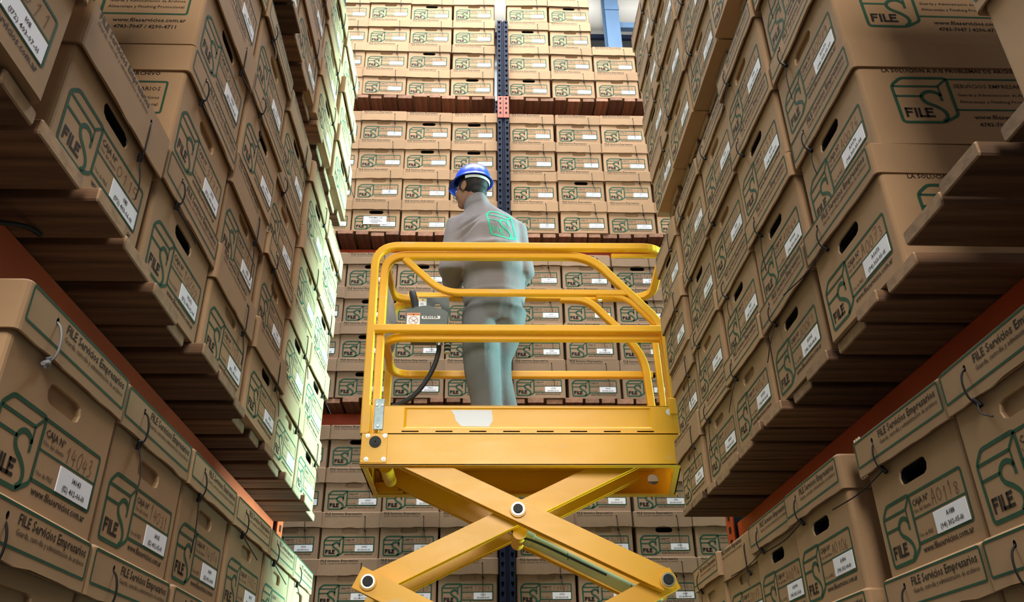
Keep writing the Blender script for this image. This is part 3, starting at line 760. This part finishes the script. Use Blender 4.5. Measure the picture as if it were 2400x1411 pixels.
# scissor arms: pairs of channels, pins and washers
XC0, XC1, ZP, DZ = -.490, .848, 1.283, .638
def arm(p0, p1, y0, y1, ext=.055, h=.098):
    (x0, z0), (x1, z1) = p0, p1
    d = Vector((x1-x0, 0, z1-z0)); L = d.length; u = d.normalized(); nrm = Vector((-u.z, 0, u.x))
    if nrm.z < 0: nrm = -nrm
    ux = u
    T = Matrix(((ux.x, 0, nrm.x, (x0+x1)/2), (0, 1, 0, (y0+y1)/2), (ux.z, 0, nrm.z, (z0+z1)/2), (0, 0, 0, 1)))
    hw = (y1-y0)/2; a = L/2+ext; mb = MB()
    mb.box(-a, a, -hw, -hw+.006, -h/2, h/2, 0, T); mb.box(-a, a, hw-.006, hw, -h/2, h/2, 0, T); mb.box(-a, a, -hw+.006, hw-.006, h/2-.006, h/2, 0, T)
    mb.box(-a+.03, a-.03, -hw+.006, hw-.006, -h/2+.012, -h/2+.018, 0, T)
    mb.box(-a, a, -hw-.003, -hw+.010, -h/2-.002, -h/2+.005, 0, T); mb.box(-a, a, hw-.010, hw+.003, -h/2-.002, -h/2+.005, 0, T)
    return lpart('scissor_arm', mb, ['yellow'])
def pin(x, z, y0, y1):
    mb = MB(); mb.cyl((x, y0, z), (x, y0-.012, z), .038, 24, 0); p = lpart('pivot_boss', mb, ['yellow'])
    mb = MB(); mb.cyl((x, y0-.012, z), (x, y0-.018, z), .031, 24, 0); mb.cyl((x, y0-.018, z), (x, y0-.0185, z), .024, 20, 1); mb.tube([(x, y0-.019, z), (x, y0-.021, z)], .019, 16, 1); mb.cyl((x, y0, z), (x, y1, z), .022, 12, 0); lpart('pivot_pin', mb, ['chrome', 'rubber'])
ya0, ya1, yb0, yb1 = 3.775, 3.832, 3.842, 3.899
yc0, yc1, yd0, yd1 = 4.212, 4.269, 4.145, 4.202
for k in range(4):
    zt, zb = ZP-DZ*k, ZP-DZ*(k+1); zm = (zt+zb)/2; xm = (XC0+XC1)/2
    tr = .0 if k else .055
    arm((XC0, zt), (XC1, zb), ya0, ya1, .055 if k else -.0); arm((XC0, zb), (XC1, zt), yb0, yb1, .055 if k else -.025)
    arm((XC0, zt), (XC1, zb), yc0, yc1, .055 if k else -.0); arm((XC0, zb), (XC1, zt), yd0, yd1, .055 if k else -.025)
    pin(xm, zm, ya0, yc1)
    pin(XC0, zb, ya0, yc1); pin(XC1, zb, ya0, yc1)
# cross tubes and lift cylinder between the arm pairs
for x, z in (((XC0+XC1)/2+.012, (ZP-DZ/2)-.078), (XC0+.03, ZP-.075)):
    mb = MB(); mb.cyl((x, yb1, z), (x, yd0, z), .032, 18, 0); lpart('cross_tube', mb, ['yellow'])
mb = MB(); mb.cyl((.24, 4.03, .885), (.86, 4.03, .578), .030, 18, 0); mb.cyl((.12, 4.03, .944), (.24, 4.03, .885), .018, 12, 1); mb.cyl((.225, 4.03, .892), (.26, 4.03, .875), .036, 18, 0)
for t in (.3, .78): a = Vector((.24, 4.03, .885)).lerp(Vector((.86, 4.03, .578)), t); mb.tube([a+Vector((0, -.0305, .018)), a+Vector((0, -.0305, -.014))], .0018, 5, 2)
lpart('lift_cylinder', mb, ['cylgrey', 'chrome', 'hole'])
mb = MB(); mb.tube(catmull([(-.18, 3.93, 1.165), (-.30, 3.93, 1.195), (-.345, 3.93, 1.225), (-.31, 3.93, 1.245), (-.23, 3.93, 1.205), (-.10, 3.94, 1.150), (.20, 3.95, .99), (.55, 3.96, .82)], 6), .011, 8, 0); lpart('hydraulic_hose', mb, ['rubber'])
mb = MB(); mb.tube(catmull([(.14, 3.92, .93), (.18, 3.92, .875), (.28, 3.93, .845), (.6, 3.95, .70)], 6), .006, 6, 0); lpart('hydraulic_hose', mb, ['rubber'])
# chassis under the frame of the picture
zb = ZP-DZ*4
m = MB(); m.bbox(-.60, 1.0, 3.76, 4.30, ZF+.16, ZF+.44, .012); lpart('chassis', m, ['yellow'])
for x in (-.42, .82):
    for y0, y1 in ((3.715, 3.76), (4.30, 4.345)):
        mb = MB(); mb.cyl((x, y0, ZF+.16), (x, y1, ZF+.16), .16, 24, 0); lpart('wheel', mb, ['rubber'])

# operator control box hanging on the rail
cb = empty('control_box', 'grey operator control box with black joystick hanging inside the guard rail', 'control box', (-.27, 3.935, 1.905))
co = Vector((-.27, 3.935, 1.905))
def cpart(name, mb, mats): return mb.obj(name, mats, cb, -co)
mb = MB()
hl = rnd([(-.262, 2.095), (-.262, 2.155), (-.222, 2.165), (-.196, 2.075)], .025, 4, True)
hl = rnd([(-.258, 2.09), (-.264, 2.162), (-.228, 2.172), (-.205, 2.085)], .018, 3, True)
back = [(-.355, 2.06), (-.185, 2.06), (-.172, 2.10), (-.178, 2.205), (-.345, 2.205)]
for yy in (3.985, 3.990): mb.poly(back, [hl], lambda a, b: (a, yy, b), 0)
cpart('back_plate', mb, ['greyplastic'])
mb = MB(); fr = [(-.405, 1.955), (-.178, 1.955), (-.178, 2.062), (-.198, 2.078), (-.285, 2.103), (-.318, 2.103), (-.405, 2.075)]
n = len(fr); vs = [(a, 3.895, b) for a, b in fr]+[(a, 3.983, b-.02 if b < 2 else b) for a, b in fr]
mb.add(vs, [tuple(range(n)), tuple(range(2*n-1, n-1, -1))]+[(i, (i+1) % n, n+(i+1) % n, n+i) for i in range(n)], 0)
mb.box(-.375, -.205, 3.90, 3.98, 1.905, 1.956, 0); mb.box(-.34, -.26, 3.899, 3.9, 1.912, 1.916, 1)
cpart('housing', mb, ['greyplastic', 'hole'])
mb = MB(); mb.tube([(-.352, 3.935, 2.07), (-.356, 3.935, 2.11)], .03, 12, 0, radii=[.031, .022]); mb.tube([(-.356, 3.935, 2.10), (-.366, 3.935, 2.16), (-.378, 3.935, 2.205), (-.381, 3.935, 2.216), (-.382, 3.935, 2.222)], .02, 12, 0, radii=[.019, .0205, .020, .014, .004]); cpart('joystick', mb, ['rubber'])
def wlabel(x0, x1, z0, z1, y, head, lines):
    mb = MB(); mb.box(x0, x1, y-.001, y, z0, z1, 0); mb.box(x0+.001, x1-.001, y-.0015, y-.001, z1-.016, z1-.001, 1)
    P = lambda a, b: (a, y-.002, b); xm = (x0+x1)/2
    mb.poly([(xm-.005, z1-.014), (xm+.005, z1-.014), (xm, z1-.005)], [], P, 2)
    for a, b, q in lines: mb.stroke([(x0+a, q), (x0+b, q)], .0022, P, 2)
    return mb, P
mb, P = wlabel(-.345, -.302, 2.118, 2.196, 3.984, 'y', [(.008, .026, 2.166), (.008, .028, 2.158), (.008, .020, 2.146), (.012, .034, 2.135), (.012, .034, 2.130), (.012, .030, 2.126)])
cpart('warning_label', mb, ['paper', 'yhead', 'black'])['label'] = 'white warning label with yellow header'
mb, P = wlabel(-.397, -.327, 1.978, 2.058, 3.8945, 'o', [])
mb.stroke(circ(-.362, 2.012, .024, 16), .0025, P, 3, True); mb.stroke([(-.380, 2.028), (-.344, 1.996)], .0025, P, 3); mb.stroke([(-.372, 2.004), (-.350, 2.016), (-.342, 2.022)], .002, P, 2)
cpart('warning_label', mb, ['paper', 'ohead', 'black', 'redink'])['label'] = 'white warning label with orange header'
mb = MB(); mb.poly(rnd([(-.318, 2.022), (-.218, 2.022), (-.218, 2.041), (-.318, 2.041)], .009, 4, True), [], lambda a, b: (a, 3.8940, b), 0); text(mb, 'KEISER', -.308, 2.0265, .080, lambda a, b: (a, 3.8932, b), 1, True, None, .75); cpart('name_plate', mb, ['paper', 'black'])
mb = MB(); mb.cyl((-.222, 3.935, 1.955), (-.222, 3.935, 1.915), .016, 10, 0); mb.cyl((-.222, 3.935, 1.925), (-.222, 3.935, 1.893), .020, 8, 0, .017, False); mb.cyl((-.222, 3.935, 1.893), (-.222, 3.935, 1.880), .014, 10, 0); cpart('cable_gland', mb, ['chrome'])
mb = MB(); mb.tube(catmull([(-.222, 3.935, 1.885), (-.224, 3.935, 1.84), (-.245, 3.935, 1.76), (-.285, 3.935, 1.675), (-.335, 3.935, 1.605), (-.392, 3.945, 1.565), (-.45, 3.96, 1.545)], 5), .0128, 10, 0); cpart('cable', mb, ['rubber'])
mb = MB(); mb.cyl((-.183, 3.93, 1.955), (-.183, 3.93, 1.85), .004, 8, 1)
for q in range(3): mb.cyl((-.176, 3.93, 1.902-.022*q), (-.176, 3.93, 1.888-.022*q), .0185, 12, 0); mb.cyl((-.176, 3.93, 1.888-.022*q), (-.176, 3.93, 1.880-.022*q), .0165, 12, 1)
cpart('connector_plug', mb, ['rubber', 'strap'])

# ------------------------------------------------------------------ worker
from mathutils import noise as mnoise
def loft(mb, secs, n=22):
    """horizontal elliptic sections (x, y, z, rx, ry)"""
    vs = []
    for x, y, z, rx, ry in secs: vs += [(x+rx*math.cos(2*math.pi*j/n), y+ry*math.sin(2*math.pi*j/n), z) for j in range(n)]
    k = len(secs)
    mb.add(vs, [(i*n+j, i*n+(j+1) % n, (i+1)*n+(j+1) % n, (i+1)*n+j) for i in range(k-1) for j in range(n)]+[tuple(range(n-1, -1, -1)), tuple((k-1)*n+j for j in range(n))], 0)
def ball(mb, c, rx, ry, rz, T=None, n=16, k=10):
    vs = []; fs = []
    for i in range(k+1):
        a = math.pi*i/k
        for j in range(n):
            b = 2*math.pi*j/n; v = Vector((c[0]+rx*math.sin(a)*math.cos(b), c[1]+ry*math.sin(a)*math.sin(b), c[2]+rz*math.cos(a)))
            vs.append(T @ v if T else v)
    for i in range(k):
        for j in range(n): fs.append((i*n+j, (i+1)*n+j, (i+1)*n+(j+1) % n, i*n+(j+1) % n))
    mb.add(vs, fs, 0)
def fuse(mb, voxel, smooth, fold=None):
    me = bpy.data.meshes.new('fuse'); me.from_pydata(mb.v, [], mb.f); me.update()
    o = bpy.data.objects.new('fuse', me); COL.objects.link(o)
    r = o.modifiers.new('r', 'REMESH'); r.mode = 'VOXEL'; r.voxel_size = voxel
    s = o.modifiers.new('s', 'SMOOTH'); s.iterations = smooth; s.factor = .5
    ev = o.evaluated_get(bpy.context.evaluated_depsgraph_get())
    out = bpy.data.meshes.new_from_object(ev)
    bpy.data.objects.remove(o)
    if fold:
        ns = [v.normal.copy() for v in out.vertices]
        for v, nn in zip(out.vertices, ns): v.co += nn*fold(v.co)
    out.polygons.foreach_set('use_smooth', [True]*len(out.polygons))
    out.update(); return out
PO = Vector((.06, 4.02, FZ))
person = empty('person', 'person in grey work clothes and blue hard hat standing on the yellow lift', 'person', PO)
# arms: shoulder, elbow, wrist, hand on the rear rail
SHL, ELL, WRL = Vector((-.135, 4.03, 2.715)), Vector((-.168, 4.01, 2.41)), Vector((-.150, 4.225, 2.385))
SHR, ELR, WRR = Vector((.205, 4.06, 2.70)), Vector((.245, 4.05, 2.415)), Vector((.165, 4.245, 2.400))
AH = math.radians(52)
HT = Matrix.Translation((-.066, 4.035, 2.985)) @ Matrix.Rotation(AH, 4, 'Z') @ Matrix.Rotation(math.radians(3), 4, 'X')
def hand(mb, wr, side, rz_):
    """palm over the rail, four fingers curled over it, thumb under from the side of the palm"""
    ry = 4.325; px = wr.x; top = ZT-.004+.019
    mb.tube([wr, (px, ry-.052, top+.014), (px, ry-.030, top+.018), (px, ry-.004, top+.017)], .03, 10, 0, True, True, [.026, .030, .034, .026])
    for i, (dx, r, ext) in enumerate(((-.033, .0085, .9), (-.011, .0092, 1.05), (.011, .0090, 1.0), (.033, .0078, .8))):
        x = px+dx*1.02
        mb.tube(catmull([(px+dx*.8, ry-.012, top+.016), (x, ry+.012, top+.013), (x, ry+.028, top+.006), (x, ry+.034, top-.012*ext), (x, ry+.029, top-.030*ext)], 3), r, 8, 0, True, True, None)
    mb.tube(catmull([(px+side*.026, ry-.045, top+.010), (px+side*.040, ry-.034, top-.004), (px+side*.040, ry-.030, top-.022), (px+side*.030, ry-.027, top-.040)], 3), .0098, 8, 0)
mb = MB()
ball(mb, (0, -.012, .030), .074, .094, .088, HT, 24, 16); ball(mb, (0, .022, -.040), .060, .070, .075, HT, 20, 12); ball(mb, (0, .058, -.088), .030, .030, .026, HT)
ball(mb, (0, .068, .018), .050, .022, .018, HT)
for s in (-1, 1): ball(mb, (s*.040, .052, -.035), .026, .030, .030, HT); ball(mb, (s*.077, -.006, -.016), .010, .022, .034, HT, 12, 8); ball(mb, (s*.083, -.014, -.004), .007, .017, .022, HT, 12, 8)
ball(mb, (0, .098, -.022), .013, .020, .016, HT); ball(mb, (0, .088, .004), .010, .016, .028, HT); ball(mb, (0, .082, -.060), .024, .012, .007, HT); ball(mb, (0, .080, -.071), .021, .012, .007, HT)
nk = HT @ Vector((0, -.025, -.05))
mb.tube([nk, (-.035, 4.02, 2.86), (-.010, 4.02, 2.78)], .06, 16, 0, True, True, [.056, .060, .075])
loft(mb, [(.06, 4.03, 2.10, .13, .095), (.065, 4.02, 2.25, .125, .09), (.055, 4.01, 2.45, .135, .095), (.045, 4.01, 2.62, .15, .10), (.035, 4.02, 2.72, .145, .09), (.005, 4.02, 2.80, .06, .05)])
for a, b, c in ((SHL, ELL, WRL), (SHR, ELR, WRR)):
    mb.tube([a, a.lerp(b, .5), b, b.lerp(c, .4), c], .04, 12, 0, True, True, [.050, .046, .040, .040, .027])
for (h_, k_, a_, f_) in (((-.005, 4.03, 2.14), (.000, 4.00, 1.86), (.045, 4.05, 1.43), .02), ((.135, 4.05, 2.14), (.087, 4.10, 1.86), (.168, 4.15, 1.43), .05)):
    h_, k_, a_ = Vector(h_), Vector(k_), Vector(a_)
    mb.tube([h_, h_.lerp(k_, .5), k_, k_.lerp(a_, .35), a_, a_-Vector((0, 0, .05))], .06, 14, 0, True, True, [.066, .056, .044, .044, .034, .032])
hand(mb, WRL, 1, 0); hand(mb, WRR, -1, 0)
body = fuse(mb, .0055, 4); body.materials.append(M['skin']); link('body', body, person, -PO)
for s in (-1, 1):
    mb = MB(); c = HT @ Vector((s*.031, .082, -.004)); ball(mb, c, .0105, .0105, .0105, None, 12, 8); me = mb.mesh('eye', ['paper']); o = link('eye', me, person, -PO)
    mb = MB(); c2 = HT @ Vector((s*.031, .0915, -.006)); ball(mb, c2, .0045, .0045, .0045, None, 8, 6); mb.obj('iris', ['hair'], o)
# hair: close cropped cap on the back of the skull
mb = MB(); ball(mb, (0, -.020, .028), .080, .096, .094, HT, 24, 16); ball(mb, (0, -.060, -.030), .062, .050, .055, HT, 20, 12)
for s in (-1, 1): ball(mb, (s*.066, .018, .010), .014, .022, .038, HT)
hr = fuse(mb, .007, 3); hr.materials.append(M['hair']); link('hair', hr, person, -PO)
# hard hat with rib, brim, peak and harness
hat = MB(); n = 36
def ellr(b, q): return (.101+q)*math.cos(b), (.121+q+(.026 if math.sin(b) > .3 and q > .006 else 0)*max(0, math.sin(b)))*math.sin(b)
rows = []
for i in range(11):
    a = math.radians(90*i/10); rr = []
    for j in range(n):
        b = 2*math.pi*j/n; x, y_ = ellr(b, 0); rib = .003*math.exp(-(x*math.sin(a)/.016)**2)*(1 if a > .05 else 1)
        rr.append(HT @ Vector((x*math.sin(a)**.8, -.008+y_*math.sin(a)**.8, .050+.118*math.cos(a)+rib*math.cos(a)**.4 if a < 1.57 else .050)))
    rows.append(rr)
for q, dz in ((.004, -.004), (.012, -.007), (.014, -.010), (.010, -.011), (.000, -.007)):
    rows.append([HT @ Vector((ellr(2*math.pi*j/n, q)[0], -.008+ellr(2*math.pi*j/n, q+.004)[1], .050+dz-(.012*max(0, math.sin(2*math.pi*j/n))**2 if q > .01 else 0))) for j in range(n)])
k = len(rows); hat.add([v for r_ in rows for v in r_], [(i*n+j, i*n+(j+1) % n, (i+1)*n+(j+1) % n, (i+1)*n+j) for i in range(k-1) for j in range(n)], 0, True)
ho = hat.obj('hard_hat', ['helmet'], person, -PO)
mb = MB(); vs = []
for z, q in ((.040, -.004), (.024, -.009)): vs += [HT @ Vector((ellr(b, q)[0], -.008+ellr(b, q)[1], z)) for b in [math.radians(190+160*j/20) for j in range(21)]]
mb.add(vs, [(j, j+1, 22+j, 21+j) for j in range(20)], 0, True); mb.obj('harness_strap', ['strap'], ho)
# jacket
def fold(scale, amp, squash):
    def f(p):
        return amp*(mnoise.noise(Vector((p.x*scale, p.y*scale, p.z*scale*squash)))+.5*mnoise.noise(Vector((p.x*scale*2.1, p.y*scale*2.1, p.z*scale*2.1*squash+5))))
    return f
mb = MB()
loft(mb, [(.080, 4.04, 2.185, .170, .120), (.080, 4.04, 2.215, .174, .126), (.078, 4.03, 2.30, .172, .124), (.070, 4.02, 2.38, .176, .126), (.062, 4.01, 2.46, .178, .128), (.050, 4.01, 2.56, .178, .128),
          (.042, 4.01, 2.65, .188, .128), (.035, 4.02, 2.72, .186, .115), (.025, 4.02, 2.775, .150, .098), (.005, 4.02, 2.82, .105, .080), (-.020, 4.02, 2.86, .082, .070)], 28)
mb.tube([(-.02, 4.02, 2.84), (-.035, 4.025, 2.885), (-.042, 4.028, 2.898)], .08, 20, 0, True, True, [.084, .078, .074])
mb.tube([SHL+Vector((.05, 0, .012)), SHL, SHL.lerp(ELL, .5)+Vector((-.006, 0, 0)), ELL+Vector((0, -.006, -.012)), ELL.lerp(WRL, .45)+Vector((0, 0, -.012)), WRL.lerp(ELL, .12)], .06, 18, 0, True, True, [.078, .076, .072, .074, .062, .046])
mb.tube([SHR+Vector((-.05, 0, .012)), SHR, SHR.lerp(ELR, .5)+Vector((.000, 0, 0)), ELR+Vector((-.004, -.006, -.02)), ELR.lerp(WRR, .45)+Vector((0, 0, -.012)), WRR.lerp(ELR, .12)], .06, 18, 0, True, True, [.076, .074, .068, .070, .060, .046])
ff = fold(8, .011, .5)
def jfold(p):
    d = ff(p)
    # slack cloth hanging over a soft crease across the small of the back, and creases below the left arm
    if p.y < 4.05:
        s = (p.x+.02)/.20; zc = 2.475+.035*s*s-.01*s
        d += .016*math.exp(-((p.z-zc-.035)/.024)**2)*max(0, 1-abs(s-.4)*.7) - .020*math.exp(-((p.z-zc)/.013)**2)*max(0, 1-abs(s-.4)*.7)
        for k, zz in ((.8, 2.60), (.6, 2.655)):
            q = p.z-(zz+k*(p.x+.10)); d -= .014*math.exp(-(q/.012)**2)*math.exp(-((p.x+.075)/.05)**2)
        d += .004*math.exp(-((p.z-2.235)/.010)**2)
    return d
jk = fuse(mb, .008, 10, jfold); jk.materials.append(M['cloth']); jo = link('jacket', jk, person, -PO)
# green print on the back of the jacket, laid on the cloth
bvh = BVHTree.FromPolygons([v.co.copy() for v in jk.vertices], [tuple(p.vertices) for p in jk.polygons])
flat = MB(); dens = lambda pts, q=.004: [tuple(Vector(pts[i]).lerp(Vector(pts[i+1]), t/max(1, int((Vector(pts[i+1])-Vector(pts[i])).length/q)))) for i in range(len(pts)-1) for t in range(max(1, int((Vector(pts[i+1])-Vector(pts[i])).length/q)))]+[tuple(pts[-1])]
g = lambda pts: [((x-.082)*1.30, (y-.076)*1.66) for x, y in pts]
ident = lambda a, b: (a, b, 0)
outl = [(.024, .113), (.046, .133), (.139, .133), (.139, .037), (.108, .019), (.027, .019)]
for pts, w_ in ((rnd(outl+[outl[0]], .006, 3), .012), ([(.026, .111), (.116, .111), (.138, .131)], .009), ([(.117, .111), (.1175, .086)], .008), ([(.026, .0855), (.079, .0855)], .008),
               (catmull([(.117, .077), (.112, .093), (.102, .0975), (.090, .0965), (.080, .089), (.078, .079), (.085, .0685), (.100, .060), (.112, .050), (.117, .040), (.115, .029), (.106, .0215)], 4), .012),
               ([(.040, .032), (.040, .054), (.054, .054)], .006), ([(.040, .043), (.051, .043)], .006), ([(.060, .032), (.060, .054)], .006), ([(.090, .054), (.072, .054), (.072, .032), (.090, .032)], .006), ([(.072, .043), (.086, .043)], .006)):
    flat.stroke(dens(g(pts)), w_, ident, 0)
out = []
ca, sa = math.cos(math.radians(-9)), math.sin(math.radians(-9))
for x, y_, _ in flat.v:
    px, pz = .115+x-.17*y_, 2.646+x*sa+y_*ca
    hit = bvh.ray_cast(Vector((px, 3.4, pz)), Vector((0, 1, 0)))
    out.append((px, (hit[0].y if hit[0] else 3.9)-.0018, pz))
flat.v = out; flat.obj('printed_emblem', ['embroid'], jo)
# trousers
mb = MB()
loft(mb, [(.075, 4.03, 2.05, .155, .118), (.078, 4.03, 2.12, .158, .122), (.078, 4.03, 2.20, .156, .118), (.078, 4.03, 2.25, .150, .11)], 26)
mb.tube([(-.005, 4.02, 2.14), (-.002, 4.00, 2.00), (.004, 3.985, 1.86), (.012, 4.01, 1.76), (.030, 4.03, 1.62), (.040, 4.04, 1.48), (.045, 4.04, 1.375)], .09, 20, 0, True, True, [.098, .098, .098, .096, .086, .085, .090])
mb.tube([(.152, 4.03, 2.15), (.142, 4.05, 2.03), (.094, 4.095, 1.88), (.100, 4.115, 1.77), (.130, 4.14, 1.62), (.162, 4.15, 1.48), (.172, 4.15, 1.375)], .09, 20, 0, True, True, [.110, .098, .080, .074, .070, .071, .078])
f2 = fold(8, .009, .3)
def tfold(p):
    d = f2(p)
    d += .004*math.exp(-((p.x-.012-.06*(2.0-p.z)*.3)/.006)**2)*(1 if p.z < 2.0 and p.y < 4.02 else 0)   # pressed crease
    for zz in (1.40, 1.435, 1.475): d += .006*math.sin((p.z-zz)*90+p.x*14)*math.exp(-((p.z-zz)/.03)**2)
    return d
tr_ = fuse(mb, .010, 6, tfold); tr_.materials.append(M['trouser']); link('trousers', tr_, person, -PO)
for x, y_, a in ((.045, 4.08, .25), (.174, 4.19, -.15)):
    mb = MB(); T = Matrix.Translation((x, y_, FZ)) @ Matrix.Rotation(a, 4, 'Z')
    vs = []; pr = [(-.10, .032, .075), (-.07, .042, .085), (0, .044, .075), (.07, .048, .058), (.13, .044, .045), (.16, .025, .03)]
    for yy, w_, hh in pr: vs += [T @ Vector((w_*c, yy, hh*s_)) for c, s_ in ((-1, 0.002), (-1, .35), (-.75, .85), (0, 1), (.75, .85), (1, .35), (1, .002))]
    mb.add(vs, [(i*7+j, i*7+j+1, i*7+8+j, i*7+7+j) for i in range(5) for j in range(6)]+[(i*7, i*7+7, i*7+13, i*7+6) for i in range(5)]+[tuple(range(7)), tuple(range(41, 34, -1))], 0, True)
    mb.obj('shoe', ['shoe'], person, -PO)
# ------------------------------------------------------------------ lift everything so that the floor is at zero
for o in list(COL.objects):
    if o.parent is None and o.type in ('MESH', 'EMPTY', 'LIGHT'): o.location.z += HC
